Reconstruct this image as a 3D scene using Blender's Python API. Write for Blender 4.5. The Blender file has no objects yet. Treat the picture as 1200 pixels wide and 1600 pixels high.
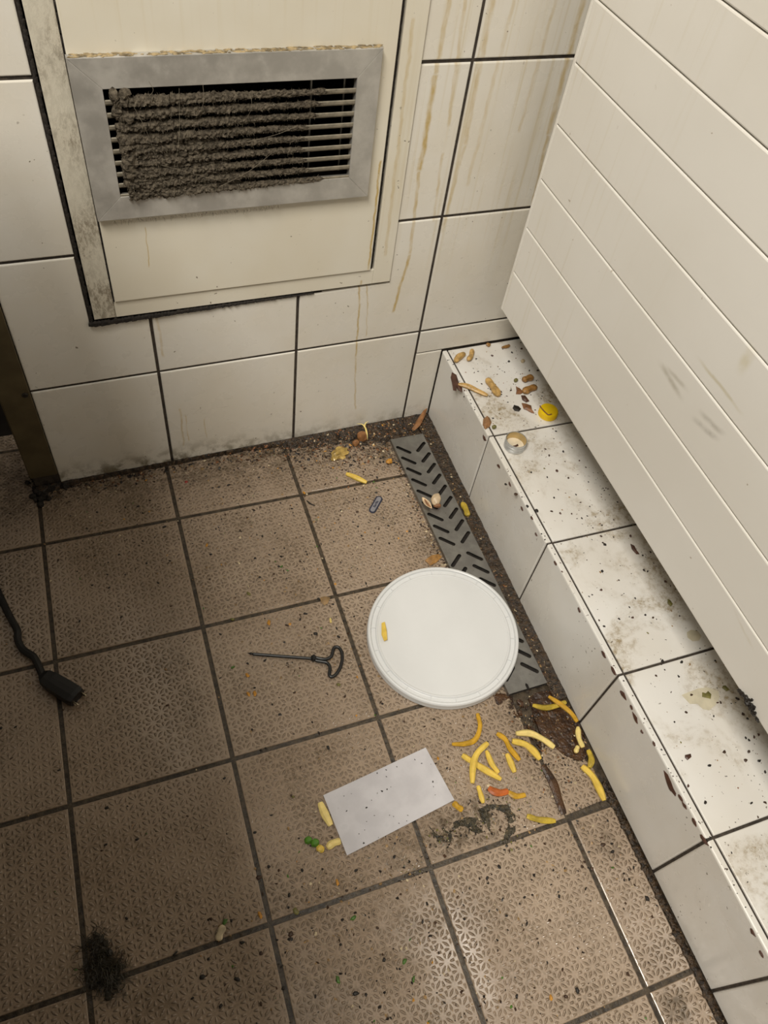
import bpy, bmesh, math, random
from mathutils import Vector, Matrix, noise

# ---------------------------------------------------------------- camera, light, exposure
scene = bpy.context.scene
COL = scene.collection
cam_data = bpy.data.cameras.new('camera')
cam_data.sensor_fit = 'VERTICAL'
cam_data.sensor_height = 36.0
cam_data.lens = 1193.13 * 36.0 / 1600.0
cam_data.clip_start = 0.02
cam = bpy.data.objects.new('camera', cam_data)
cam.location = (-0.5340, -0.8645, 0.9970)
cam.rotation_euler = (0.6510, -0.1172, -0.3577)
COL.objects.link(cam)
scene.camera = cam

world = bpy.data.worlds.new('world')
scene.world = world
world.use_nodes = True
world.node_tree.nodes['Background'].inputs['Color'].default_value = (1.0, 0.93, 0.80, 1)
world.node_tree.nodes['Background'].inputs['Strength'].default_value = 0.012

def area_light(name, loc, target, sx, sy, power, color):
    d = bpy.data.lights.new(name, 'AREA')
    d.shape = 'RECTANGLE'; d.size = sx; d.size_y = sy
    d.energy = power; d.color = color
    o = bpy.data.objects.new(name, d)
    o.location = loc
    o.rotation_euler = (Vector(target) - Vector(loc)).to_track_quat('-Z', 'Y').to_euler()
    COL.objects.link(o)
    return o
WARM = (1.0, 0.945, 0.845)
area_light('ceiling_lamp_left', (-1.15, -1.15, 2.38), (-1.15, -1.15, 0), 0.70, 1.1, 71, WARM)
area_light('ceiling_lamp_right', (0.26, -0.72, 2.38), (0.26, -0.72, 0), 0.06, 0.40, 2.6, WARM)

vs = scene.view_settings
vs.view_transform = 'Standard'; vs.look = 'None'
vs.exposure = 0.0; vs.gamma = 1.0
vs.use_curve_mapping = False

RND = random.Random(7)

# ---------------------------------------------------------------- node helpers
class NT:
    def __init__(self, name):
        self.m = bpy.data.materials.new(name); self.m.use_nodes = True
        self.t = self.m.node_tree
        self.bsdf = self.t.nodes['Principled BSDF']
        self._pos = None
    def link(self, a, b): self.t.links.new(a, b)
    def put(self, sock, v):
        if hasattr(v, 'is_output'): self.link(v, sock)
        elif isinstance(v, (tuple, list)):
            v = tuple(v)
            if len(sock.default_value) == 4 and len(v) == 3: v = v + (1.0,)
            sock.default_value = v
        else: sock.default_value = v
    def math(self, op, a, b=0.0, c=None, clamp=False):
        n = self.t.nodes.new('ShaderNodeMath'); n.operation = op; n.use_clamp = clamp
        self.put(n.inputs[0], a); self.put(n.inputs[1], b)
        if c is not None: self.put(n.inputs[2], c)
        return n.outputs[0]
    def add(self, a, b): return self.math('ADD', a, b)
    def sub(self, a, b): return self.math('SUBTRACT', a, b)
    def mul(self, a, b): return self.math('MULTIPLY', a, b)
    def mx(self, a, b): return self.math('MAXIMUM', a, b)
    def mn(self, a, b): return self.math('MINIMUM', a, b)
    def rng(self, v, a, b, c=0.0, d=1.0, smooth=True):
        n = self.t.nodes.new('ShaderNodeMapRange'); n.interpolation_type = 'SMOOTHSTEP' if smooth else 'LINEAR'
        self.put(n.inputs['Value'], v)
        n.inputs['From Min'].default_value = a; n.inputs['From Max'].default_value = b
        n.inputs['To Min'].default_value = c; n.inputs['To Max'].default_value = d
        return n.outputs['Result']
    def mix(self, f, a, b):
        n = self.t.nodes.new('ShaderNodeMix'); n.data_type = 'RGBA'
        self.put(n.inputs[0], f); self.put(n.inputs[6], a); self.put(n.inputs[7], b)
        return n.outputs[2]
    def pos(self):
        if self._pos is None:
            g = self.t.nodes.new('ShaderNodeNewGeometry'); self._pos = g.outputs['Position']
        return self._pos
    def obj(self):
        return self.t.nodes.new('ShaderNodeTexCoord').outputs['Object']
    def xyz(self, v):
        n = self.t.nodes.new('ShaderNodeSeparateXYZ'); self.link(v, n.inputs[0]); return n.outputs
    def comb(self, x, y, z):
        n = self.t.nodes.new('ShaderNodeCombineXYZ')
        self.put(n.inputs[0], x); self.put(n.inputs[1], y); self.put(n.inputs[2], z); return n.outputs[0]
    def scale(self, v, s):
        n = self.t.nodes.new('ShaderNodeVectorMath'); n.operation = 'MULTIPLY'
        self.link(v, n.inputs[0]); n.inputs[1].default_value = s; return n.outputs[0]
    def noise(self, v, s, detail=3.0, rough=0.55, dist=0.0):
        n = self.t.nodes.new('ShaderNodeTexNoise')
        self.put(n.inputs['Vector'], v); n.inputs['Scale'].default_value = s
        n.inputs['Detail'].default_value = detail; n.inputs['Roughness'].default_value = rough
        n.inputs['Distortion'].default_value = dist
        return n.outputs[0]
    def bump(self, h, strength=0.5, dist=0.001, normal=None):
        n = self.t.nodes.new('ShaderNodeBump')
        n.inputs['Strength'].default_value = strength; n.inputs['Distance'].default_value = dist
        self.put(n.inputs['Height'], h)
        if normal is not None: self.link(normal, n.inputs['Normal'])
        return n.outputs[0]
    def out(self, color=None, rough=None, metal=None, normal=None, spec=None, **kw):
        i = self.bsdf.inputs
        if color is not None: self.put(i['Base Color'], color)
        if rough is not None: self.put(i['Roughness'], rough)
        if metal is not None: self.put(i['Metallic'], metal)
        if normal is not None: self.put(i['Normal'], normal)
        if spec is not None: self.put(i['Specular IOR Level'], spec)
        for k, v in kw.items(): self.put(i[k.replace('_', ' ')], v)
        return self.m

def simple(name, color, rough=0.5, metal=0.0, var=0.25, scale=60.0, bump=0.0, spec=0.5, **kw):
    n = NT(name)
    p = n.obj()
    f = n.noise(p, scale, 4.0)
    dark = tuple(c * (1 - var) for c in color)
    lite = tuple(min(1, c * (1 + var)) for c in color)
    c = n.mix(n.rng(f, 0.3, 0.7), dark, lite)
    nm = n.bump(f, bump, 0.002) if bump else None
    return n.out(c, rough, metal, nm, spec, **kw)

# drips: (x top, z top, x bottom, z bottom, half width, strength)
DRIPS = [(-.0921,.70,-.0951,.5976,.0042,.55), (-.0951,.5976,-.0958,.4777,.0055,.75), (-.0958,.4777,-.0898,.3507,.0035,.6),
         (-.0898,.3507,-.1031,.2495,.0035,.75), (-.1624,.32,-.1555,.1688,.0022,.7), (-.1555,.1688,-.1459,.0475,.0022,.5),
         (-.1500,.31,-.1420,.21,.0016,.5),(-.1556,.50,-.1547,.3377,.0022,1.0), (-.0383,.68,-.0370,.5079,.0050,.45), (-.0370,.5079,-.0457,.38,.0038,.4),
         (.0812,.70,.0871,.5134,.0060,.55), (.0871,.5134,.0951,.41,.0040,.55), (-.4396,.1213,-.4427,.0351,.0022,.5),
         (-.4330,.105,-.4340,.045,.0014,.4), (-.0746,.70,-.0655,.5348,.0035,.4), (-.0663,.5,-.0617,.40,.0030,.4),
         (-.4535,.44,-.4556,.3838,.0010,.6), (-.4541,.30,-.4542,.2285,.0025,.4), (-.1349,.66,-.1303,.3559,.0035,.4),(-.405,.09,-.405,.045,.0014,.4),
         (-.010,.70,-.020,.45,.0040,.3),(.045,.70,.040,.52,.0035,.3)]

def drip_mask(n):
    s = n.xyz(n.pos()); x, z = s[0], s[2]
    wob = n.mul(n.sub(n.noise(n.comb(0.0, 0.0, n.mul(z, 1.0)), 28.0, 4.0), 0.5), 0.010)
    xw = n.add(x, wob)
    wmod = n.rng(n.noise(n.comb(n.mul(x, 3.0), 0.0, z), 45.0, 3.0), 0.3, 0.7, 0.45, 1.25)
    total = None
    for xt, zt, xb, zb, w, st in DRIPS:
        k = (xt - xb) / (zt - zb)
        d = n.math('ABSOLUTE', n.sub(xw, n.math('MULTIPLY_ADD', z, k, xb - k * zb)))
        m = n.rng(d, w, w * 0.25, 0.0, st)
        m = n.mul(m, n.mul(n.rng(z, zb, zb + 0.006), n.rng(z, zt + 0.004, zt)))
        total = m if total is None else n.mx(total, m)
    return n.mul(total, wmod), x, z

def white_glaze(name, base, drips=True, dirty=1.0, rough=0.2):
    n = NT(name)
    p = n.pos()
    c = n.mix(n.rng(n.noise(p, 7.0, 3.0), 0.35, 0.65), base, tuple(b * f for b, f in zip(base, (0.96, 0.94, 0.90))))
    if drips:
        dm, x, z = drip_mask(n)
        faint = n.rng(n.noise(n.comb(n.mul(x, 130.0), 0.0, n.mul(z, 3.0)), 1.0, 3.0), 0.50, 0.75)
        zone = n.mul(n.rng(x, -0.22, -0.02), n.rng(z, 0.25, 0.45))
        zone = n.mx(zone, n.mul(n.rng(z, 0.60, 0.72), 0.5))
        c = n.mix(n.mul(n.mul(faint, zone), 0.55), c, (0.56, 0.46, 0.26))
        c = n.mix(n.mn(dm, 0.9), c, (0.50, 0.35, 0.105))
        # grime above the floor and toward the wall's end
        low = n.mul(n.rng(z, 0.055, 0.0), n.rng(x, -0.15, -0.55, 0.35, 1.0))
        g = n.mul(low, n.rng(n.noise(p, 40.0, 5.0, 0.65), 0.42, 0.62))
        c = n.mix(n.mn(g, 0.85), c, (0.13, 0.10, 0.045))
        sc = n.rng(n.noise(n.comb(n.mul(x, 20.0), 0.0, n.mul(z, 160.0)), 1.0, 4.0, 0.6), 0.66, 0.78)
        c = n.mix(n.mul(sc, n.mul(n.rng(z, 0.35, 0.15), 0.45)), c, (0.24, 0.20, 0.14))
    sp = n.rng(n.noise(p, 150.0, 2.0, 0.5), 0.705, 0.735)
    sp = n.mul(sp, n.rng(n.noise(p, 9.0, 2.0), 0.42, 0.6))
    c = n.mix(n.mul(sp, 0.8 * dirty), c, (0.10, 0.065, 0.03))
    nm = n.bump(n.noise(p, 10.0, 2.0), 0.12, 0.004)
    nm = n.bump(n.noise(p, 240.0, 2.0), 0.05, 0.0004, nm)
    return n.out(c, n.rng(n.noise(p, 25.0, 4.0), 0.3, 0.7, rough, rough + 0.22), 0.0, nm, 0.5)

M = {}
M['wall_tile'] = white_glaze('wall_tile_glaze', (0.76, 0.73, 0.665))
M['hatch'] = white_glaze('hatch_paint', (0.74, 0.70, 0.60), rough=0.34)

def ledge_material(name, base, stain):
    n = NT(name); p = n.pos()
    c = n.mix(n.rng(n.noise(p, 8.0, 3.0), 0.35, 0.65), base, tuple(b * f for b, f in zip(base, (0.95, 0.93, 0.90))))
    big = n.rng(n.noise(p, 11.0, 5.0, 0.6, 0.6), 0.44, 0.68)
    fine = n.rng(n.noise(p, 130.0, 5.0, 0.72), 0.42, 0.66)
    c = n.mix(n.mul(n.mul(big, n.add(n.mul(fine, 0.7), 0.25)), stain), c, (0.29, 0.215, 0.105))
    sx = n.rng(n.noise(n.comb(n.mul(n.xyz(p)[0], 2.0), n.xyz(p)[1], 0.0), 210.0, 3.0, 0.6), 0.64, 0.70)
    c = n.mix(n.mul(n.mul(sx, big), 0.8 * stain), c, (0.09, 0.06, 0.03))
    sp = n.mul(n.rng(n.noise(p, 190.0, 2.0, 0.5), 0.705, 0.735), n.rng(n.noise(p, 12.0, 2.0), 0.42, 0.6))
    c = n.mix(n.mul(sp, 0.8), c, (0.09, 0.06, 0.03))
    nm = n.bump(n.noise(p, 10.0, 2.0), 0.1, 0.004)
    return n.out(c, n.rng(big, 0, 1, 0.22, 0.38), 0.0, nm, 0.5)
M['ledge_top'] = ledge_material('ledge_top_glaze', (0.77, 0.755, 0.725), 1.0)
M['riser'] = ledge_material('ledge_riser_glaze', (0.74, 0.725, 0.69), 0.05)

def floor_material():
    n = NT('floor_tile_ceramic')
    p = n.pos(); o = n.obj(); s = n.xyz(o); w = n.xyz(p)
    S = 0.0166; r2 = 0.70710678 / S
    pu = n.mul(n.add(s[0], s[1]), r2); pv = n.mul(n.sub(s[0], s[1]), r2)
    u = n.sub(n.math('FRACT', pu), 0.5); v = n.sub(n.math('FRACT', pv), 0.5)
    r = n.math('SQRT', n.add(n.mul(u, u), n.mul(v, v)))
    th = n.math('ARCTAN2', v, u)
    pet = n.rng(n.math('COSINE', n.mul(th, 8.0)), -0.15, 1.0)
    ring = n.mul(n.rng(r, 0.20, 0.42), n.rng(r, 0.60, 0.44))
    edge = n.mul(n.rng(n.math('ABSOLUTE', s[0]), 0.097, 0.092), n.rng(n.math('ABSOLUTE', s[1]), 0.097, 0.092))
    wear = n.rng(n.noise(p, 9.0, 3.0), 0.32, 0.60, 0.5, 1.0)
    h = n.mul(n.mul(n.mul(pet, ring), edge), wear)
    base = n.mix(n.rng(n.noise(p, 5.0, 4.0), 0.3, 0.7), (0.310, 0.232, 0.165), (0.365, 0.280, 0.205))
    grain = n.rng(n.noise(p, 420.0, 3.0, 0.7), 0.3, 0.7, 0.86, 1.1)
    base = n.mix(1.0, base, base)
    mulc = n.t.nodes.new('ShaderNodeMix'); mulc.data_type = 'RGBA'; mulc.blend_type = 'MULTIPLY'
    mulc.inputs[0].default_value = 1.0; n.link(base, mulc.inputs[6]); n.link(n.comb(grain, grain, grain), mulc.inputs[7])
    c = mulc.outputs[2]
    # dirt held in the low parts of the relief
    film = n.mul(n.rng(n.noise(p, 16.0, 4.0, 0.6), 0.42, 0.68), n.rng(n.noise(p, 190.0, 4.0, 0.7), 0.40, 0.62))
    c = n.mix(n.mul(film, 0.55), c, (0.105, 0.072, 0.040))
    # stains with a shape of their own: (x, y, radius, strength)
    st = None
    for x0, y0, rr, k in STAINS:
        dx = n.sub(w[0], x0); dy = n.sub(w[1], y0)
        d = n.math('SQRT', n.add(n.mul(dx, dx), n.mul(dy, dy)))
        m = n.rng(d, rr, rr * 0.25, 0.0, k)
        st = m if st is None else n.mx(st, m)
    band = n.mul(n.rng(w[1], -0.10, -0.005), n.rng(w[0], -0.62, -0.10, 0.5, 1.1))
    st = n.mx(st, band)
    blot = n.rng(n.noise(p, 75.0, 5.0, 0.68), 0.36, 0.62)
    c = n.mix(n.mn(n.mul(st, blot), 0.94), c, (0.055, 0.036, 0.017))
    fine = n.noise(p, 700.0, 2.0)
    nm = n.bump(h, 1.0, 0.0020)
    nm = n.bump(fine, 0.05, 0.0003, nm)
    rough = n.rng(n.noise(p, 14.0, 4.0), 0.35, 0.65, 0.11, 0.24)
    return n.out(c, rough, 0.0, nm, 0.6)
STAINS = [(-0.053,-0.608,0.045,0.90), (-0.088,-0.567,0.050,0.80), (-0.210,-0.687,0.045,0.80), (-0.255,-0.688,0.050,0.75), (-0.313,-0.700,0.050,0.40), (-0.107,-0.056,0.060,0.90), (-0.056,-0.053,0.050,1.00), (-0.146,-0.030,0.050,0.80), (-0.673,-0.697,0.040,0.60), (-0.660,-0.004,0.050,0.80), (-0.514,-0.050,0.030,0.30), (-0.361,-0.779,0.060,0.25), (-0.466,-0.692,0.060,0.22), (-0.630,-0.741,0.050,0.30), (-0.461,-0.802,0.080,0.25), (-0.108,-0.270,0.035,0.50), (-0.079,-0.954,0.030,0.80), (-0.064,-0.769,0.030,0.50), (-0.392,-0.189,0.080,0.15)]
M['floor_tile'] = floor_material()

def grout_material(name, a, b, rough):
    n = NT(name); p = n.pos()
    f = n.noise(p, 120.0, 5.0, 0.7)
    c = n.mix(n.rng(f, 0.35, 0.65), a, b)
    return n.out(c, rough, 0.0, n.bump(f, 0.8, 0.002), 0.5)
M['floor_grout'] = grout_material('floor_grout', (0.022, 0.015, 0.009), (0.075, 0.055, 0.034), 0.30)
M['wall_grout'] = grout_material('wall_grout', (0.022, 0.016, 0.012), (0.060, 0.046, 0.034), 0.7)
M['wall_paint'] = simple('plain_wall_paint', (0.24, 0.215, 0.18), 0.6, var=0.05, scale=8)
M['panel'] = None
def panel_material():
    n = NT('panel_plastic'); p = n.pos(); s = n.xyz(p); y, z = s[1], s[2]
    c = n.mix(n.rng(n.noise(p, 4.0, 3.0), 0.35, 0.65), (0.84, 0.815, 0.765), (0.80, 0.77, 0.71))
    # grease smears: (y, z, dy/dz slope, length, half width, strength, colour)
    for y0, z0, k, ln, w, st, col in ((-.411,.4555,.13,.034,.0055,.5,(.33,.29,.20)), (-.419,.4640,-.08,.028,.0045,.42,(.36,.32,.23)), (-.484,.4535,-.24,.026,.0055,.5,(.25,.22,.17)),
                                      (-.487,.4645,-.15,.026,.005,.45,(.27,.24,.18)), (-.470,.5025,.02,.050,.0032,.45,(.46,.38,.15)), (-.480,.545,.1,.010,.020,.35,(.55,.46,.20)), (-.66,.33,.2,.03,.003,.25,(.5,.42,.25))):
        dy = n.sub(y, y0); t = n.add(n.mul(n.sub(n.noise(p, 26.0, 3.0), 0.5), 0.008), n.sub(z, n.math('MULTIPLY_ADD', dy, k, z0)))
        m = n.mul(n.rng(n.math('ABSOLUTE', t), w, 0.0), n.rng(n.math('ABSOLUTE', dy), ln, ln * 0.2))
        m = n.mul(m, n.rng(n.noise(p, 55.0, 3.0), 0.3, 0.6, 0.35, 1.0))
        c = n.mix(n.mul(m, st), c, col)
    sp = n.mul(n.rng(n.noise(p, 85.0, 2.0, 0.5), 0.745, 0.775), n.rng(n.noise(p, 9.0, 2.0), 0.45, 0.6))
    c = n.mix(n.mul(sp, 0.6), c, (0.24, 0.15, 0.06))
    dr = n.mul(n.rng(n.noise(n.comb(0.0, n.mul(y, 120.0), n.mul(z, 5.0)), 1.0, 3.0), 0.55, 0.75), n.rng(y, -0.42, -0.06))
    c = n.mix(n.mul(dr, 0.22), c, (0.56, 0.47, 0.27))
    return n.out(c, n.rng(n.noise(p, 20.0, 3.0), 0.3, 0.7, 0.30, 0.45), 0.0, n.bump(n.noise(p, 14.0, 2.0), 0.10, 0.003), 0.5)
M['panel'] = panel_material()
M['groove'] = simple('groove_brown', (0.40, 0.31, 0.15), 0.5, var=0.3, scale=40)  # brown backing that shows between the planks
M['frame_dirty'] = None
def dirty_frame():
    n = NT('dirty_frame_paint'); p = n.pos(); s = n.xyz(p)
    f = n.noise(n.scale(p, (1.0, 1.0, 0.45)), 210.0, 6.0, 0.8, 0.3)
    c = n.mix(n.rng(f, 0.42, 0.60), (0.58, 0.53, 0.43), (0.23, 0.19, 0.135))
    g = n.rng(n.noise(p, 14.0, 3.0), 0.35, 0.65, 0.15, 0.8)
    low = n.rng(s[2], 0.42, 0.32, 0.0, 0.35)
    c = n.mix(n.mn(n.add(g, low), 0.9), (0.63, 0.59, 0.49), c)
    return n.out(c, 0.6, 0.0, n.bump(f, 0.5, 0.0012), 0.4)
M['frame_dirty'] = dirty_frame()
M['shade_and_dirt'] = simple('black_shade_and_dirt', (0.016, 0.012, 0.009), 0.85, var=0.5, scale=200, bump=0.5)  # near-black for shade in gaps, duct and channel, and for corner dirt
def alu():
    n = NT('dull_aluminium'); p = n.pos()
    f = n.noise(n.scale(p, (1.0, 1.0, 1.0)), 30.0, 5.0, 0.6)
    c = n.mix(n.rng(f, 0.35, 0.68), (0.44, 0.425, 0.395), (0.58, 0.56, 0.52))
    sp = n.rng(n.noise(p, 60.0, 3.0), 0.60, 0.72)
    c = n.mix(n.mul(sp, 0.4), c, (0.60, 0.585, 0.55))
    return n.out(c, n.rng(f, 0.3, 0.7, 0.42, 0.6), 0.55, n.bump(n.noise(p, 300.0, 2.0), 0.06, 0.0004))
M['alu'] = alu()
def steel():
    n = NT('brushed_steel'); p = n.obj(); s = n.xyz(p)
    f = n.noise(n.comb(n.mul(s[0], 900.0), n.mul(s[1], 14.0), 0.0), 1.0, 3.0)
    g = n.noise(p, 45.0, 4.0)
    c = n.mix(n.rng(g, 0.35, 0.7), (0.27, 0.265, 0.255), (0.36, 0.355, 0.34))
    d = n.rng(n.noise(p, 110.0, 5.0, 0.7), 0.62, 0.74)
    c = n.mix(n.mul(d, 0.7), c, (0.10, 0.07, 0.04))
    return n.out(c, n.rng(f, 0.3, 0.7, 0.30, 0.44), 0.9, n.bump(f, 0.04, 0.0003))
M['steel'] = steel()
M['slat'] = simple('dusty_slat', (0.20, 0.175, 0.13), 0.55, metal=0.2, var=0.3, scale=80)
M['grease'] = simple('yellow_brown_grease', (0.27, 0.205, 0.11), 0.55, var=0.55, scale=140)
M['post'] = simple('olive_metal', (0.105, 0.082, 0.042), 0.5, metal=0.3, var=0.2, scale=25)
M['screw'] = simple('dark_screw', (0.04, 0.035, 0.03), 0.4, metal=0.6)
M['dust'] = simple('grey_brown_dust', (0.088, 0.073, 0.054), 0.95, var=0.55, scale=260, bump=0.8, spec=0.1)
M['dust_light'] = simple('pale_dust_fibre', (0.21, 0.18, 0.135), 0.95, var=0.2, spec=0.1)
M['dust_dark'] = simple('dark_dust_fibre', (0.05, 0.04, 0.028), 0.95, var=0.2, spec=0.1)
M['lid'] = simple('white_lid_plastic', (0.66, 0.67, 0.675), 0.34, var=0.015, scale=20)
M['black'] = simple('black_lacquer', (0.008, 0.008, 0.008), 0.36, var=0.2)
M['rubber'] = simple('black_rubber', (0.004, 0.0035, 0.0035), 0.5, var=0.2)
M['pin'] = simple('plug_pin_metal', (0.55, 0.48, 0.36), 0.25, metal=1.0)
def paper():
    n = NT('damp_paper'); p = n.pos()
    c = n.mix(n.rng(n.noise(p, 30.0, 4.0), 0.35, 0.65), (0.50, 0.485, 0.505), (0.57, 0.555, 0.575))
    c = n.mix(n.mul(n.rng(n.noise(p, 60.0, 3.0), 0.58, 0.70), 0.35), c, (0.46, 0.455, 0.47))
    return n.out(c, 0.6, 0.0, n.bump(n.noise(p, 90.0, 3.0), 0.1, 0.001), 0.3)
M['paper'] = paper()
M['fry'] = simple('fry_yellow', (0.68, 0.48, 0.085), 0.34, var=0.13, scale=90, bump=0.15, Subsurface_Weight=0.12, Subsurface_Scale=0.004)
M['fry_pale'] = simple('fry_pale', (0.76, 0.60, 0.22), 0.36, var=0.12, scale=90, bump=0.15, Subsurface_Weight=0.12, Subsurface_Scale=0.004)
M['fry_amber'] = simple('fry_amber', (0.48, 0.27, 0.020), 0.26, var=0.25, scale=90, bump=0.2)
M['fry_olive'] = simple('fry_olive', (0.42, 0.30, 0.035), 0.3, var=0.3, scale=90, bump=0.2)
M['chip_tan'] = simple('soaked_tan_peel', (0.50, 0.315, 0.11), 0.38, var=0.35, scale=110, bump=0.4)
M['chip_brown'] = simple('soaked_brown_peel', (0.33, 0.17, 0.05), 0.35, var=0.4, scale=110, bump=0.4)
M['carrot'] = simple('carrot_orange', (0.42, 0.10, 0.018), 0.35, var=0.25, scale=80, bump=0.2)
M['orange'] = simple('orange_crumb', (0.52, 0.24, 0.03), 0.4, var=0.3)
M['green'] = simple('green_leaf', (0.07, 0.16, 0.022), 0.45, var=0.35)
M['pea'] = simple('green_skin', (0.075, 0.20, 0.018), 0.3, var=0.3, scale=120)
M['olive'] = simple('olive_flake', (0.16, 0.145, 0.04), 0.5, var=0.3)
M['dark'] = simple('charred_black', (0.016, 0.012, 0.009), 0.5, var=0.4)
M['darkbrown'] = simple('dark_brown_flake', (0.050, 0.024, 0.011), 0.5, var=0.4)
M['leaf_brown'] = simple('dry_brown_leaf', (0.20, 0.085, 0.033), 0.5, var=0.35, scale=80, bump=0.3)
M['leaf_tan'] = simple('dry_tan_leaf', (0.29, 0.15, 0.065), 0.5, var=0.3, scale=80, bump=0.3)
M['leaf_dark'] = simple('dark_red_leaf', (0.075, 0.032, 0.02), 0.45, var=0.35, scale=80, bump=0.3)
M['grey'] = simple('grey_flake', (0.20, 0.19, 0.16), 0.5, var=0.3)
M['palecrumb'] = simple('pale_crumb', (0.56, 0.46, 0.30), 0.5, var=0.3)
M['tancrumb'] = simple('tan_crumb', (0.30, 0.19, 0.085), 0.45, var=0.35)
M['red'] = simple('red_crumb', (0.30, 0.03, 0.02), 0.4, var=0.3)
M['yellow_plastic'] = simple('yellow_cap_plastic', (0.82, 0.56, 0.005), 0.35, var=0.05)
M['cap_alu'] = simple('cap_aluminium', (0.62, 0.63, 0.63), 0.38, metal=0.6, var=0.1)
M['cap_liner'] = simple('cap_liner', (0.72, 0.63, 0.48), 0.5, var=0.12)
M['cap_inside'] = simple('cap_brass_lacquer', (0.52, 0.40, 0.20), 0.35, metal=0.6, var=0.15)
M['garlic'] = simple('garlic_skin', (0.66, 0.51, 0.33), 0.42, var=0.2, scale=90, bump=0.2)
M['garlic_brown'] = simple('garlic_root', (0.26, 0.12, 0.05), 0.5, var=0.35)
M['onion'] = simple('onion_skin', (0.28, 0.13, 0.05), 0.3, var=0.45, scale=60, bump=0.3)
M['glob'] = simple('greasy_yellow_glob', (0.40, 0.27, 0.075), 0.16, var=0.4, scale=60, bump=0.3)
M['tag_blue'] = simple('tag_navy', (0.020, 0.023, 0.045), 0.35, var=0.15)
M['tag_grey'] = simple('tag_grey', (0.22, 0.215, 0.235), 0.35, var=0.1)
def sludge(name, a, b, rough, sc=170.0):
    n = NT(name); p = n.pos()
    f = n.noise(p, sc, 5.0, 0.72)
    c = n.mix(n.rng(f, 0.38, 0.64), a, b)
    c = n.mix(n.rng(n.noise(p, 420.0, 2.0), 0.69, 0.72), c, (0.32, 0.22, 0.11))
    return n.out(c, rough, 0.0, n.bump(f, 0.9, 0.003), 0.5)
M['sludge'] = sludge('dark_sludge', (0.012, 0.008, 0.005), (0.068, 0.040, 0.019), 0.28)
M['sludge_brown'] = sludge('brown_sludge', (0.022, 0.009, 0.004), (0.072, 0.031, 0.010), 0.30, 60.0)
M['sludge_green'] = sludge('green_black_sludge', (0.014, 0.012, 0.006), (0.075, 0.058, 0.030), 0.22)
M['hair'] = simple('dark_hair', (0.030, 0.024, 0.014), 0.5, var=0.4)
M['smear'] = simple('dried_tan_smear', (0.58, 0.53, 0.40), 0.35, var=0.1)
M['foot_and_shade_table_steel'] = simple('foot_and_shade_table_steel', (0.45, 0.45, 0.44), 0.35, metal=0.8, var=0.08)
M['void_dark'] = simple('void_black', (0.010, 0.008, 0.007), 0.6, var=0.3)

# ---------------------------------------------------------------- mesh helpers
def tag(o, label, cat, group=None, kind=None):
    o['label'] = label
    if cat: o['category'] = cat
    if group: o['group'] = group
    if kind: o['kind'] = kind
    return o

def mesh_data(name, verts, faces, mats, midx=None, smooth=False):
    me = bpy.data.meshes.new(name)
    me.from_pydata([tuple(v) for v in verts], [], faces)
    for m in (mats if isinstance(mats, (list, tuple)) else [mats]): me.materials.append(m)
    if midx: me.polygons.foreach_set('material_index', midx)
    if smooth: me.polygons.foreach_set('use_smooth', [True] * len(faces))
    bm = bmesh.new(); bm.from_mesh(me)
    bmesh.ops.recalc_face_normals(bm, faces=bm.faces); bm.to_mesh(me); bm.free()
    if smooth: me.set_sharp_from_angle(angle=0.42)
    me.update()
    return me

def obj(name, verts, faces, mats, parent=None, midx=None, smooth=False, origin=None):
    """One mesh object. origin None: the middle of the footprint, at its base."""
    if origin is None:
        xs = [v[0] for v in verts]; ys = [v[1] for v in verts]; zs = [v[2] for v in verts]
        origin = ((min(xs) + max(xs)) / 2, (min(ys) + max(ys)) / 2, min(zs))
    ox, oy, oz = origin
    me = mesh_data(name, [(v[0] - ox, v[1] - oy, v[2] - oz) for v in verts], faces, mats, midx, smooth)
    o = bpy.data.objects.new(name, me); o.location = origin
    if parent: o.parent = parent
    COL.objects.link(o)
    return o

def empty(name, loc, label, cat, rz=0.0, group=None, kind=None):
    o = bpy.data.objects.new(name, None); o.location = loc; o.rotation_euler = (0, 0, rz)
    o.empty_display_size = 0.02
    COL.objects.link(o)
    return tag(o, label, cat, group, kind)

def box(x0, x1, y0, y1, z0, z1):
    v = [(x, y, z) for z in (z0, z1) for y in (y0, y1) for x in (x0, x1)]
    f = [(0, 1, 3, 2), (4, 5, 7, 6), (0, 1, 5, 4), (2, 3, 7, 6), (0, 2, 6, 4), (1, 3, 7, 5)]
    return v, f

class MB:
    def __init__(self): self.v = []; self.f = []; self.m = []
    def add(self, v, f, mi=0):
        b = len(self.v); self.v += [tuple(q) for q in v]
        self.f += [tuple(i + b for i in q) for q in f]; self.m += [mi] * len(f)
    def build(self, name, mats, parent=None, smooth=False, origin=None):
        return obj(name, self.v, self.f, mats, parent, self.m, smooth, origin)

def inset_poly(p, d):
    n = len(p); area = sum(p[i][0] * p[(i + 1) % n][1] - p[(i + 1) % n][0] * p[i][1] for i in range(n))
    sgn = 1.0 if area > 0 else -1.0
    out = []
    for i in range(n):
        a, b, c = Vector(p[i - 1]), Vector(p[i]), Vector(p[(i + 1) % n])
        e1 = (b - a).normalized(); e2 = (c - b).normalized()
        n1 = Vector((-e1.y, e1.x)) * sgn; n2 = Vector((-e2.y, e2.x)) * sgn
        k = n1 + n2
        k = k / max(0.25, (1 + n1.dot(n2)))
        q = b + k * d; out.append((q.x, q.y))
    return out

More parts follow.
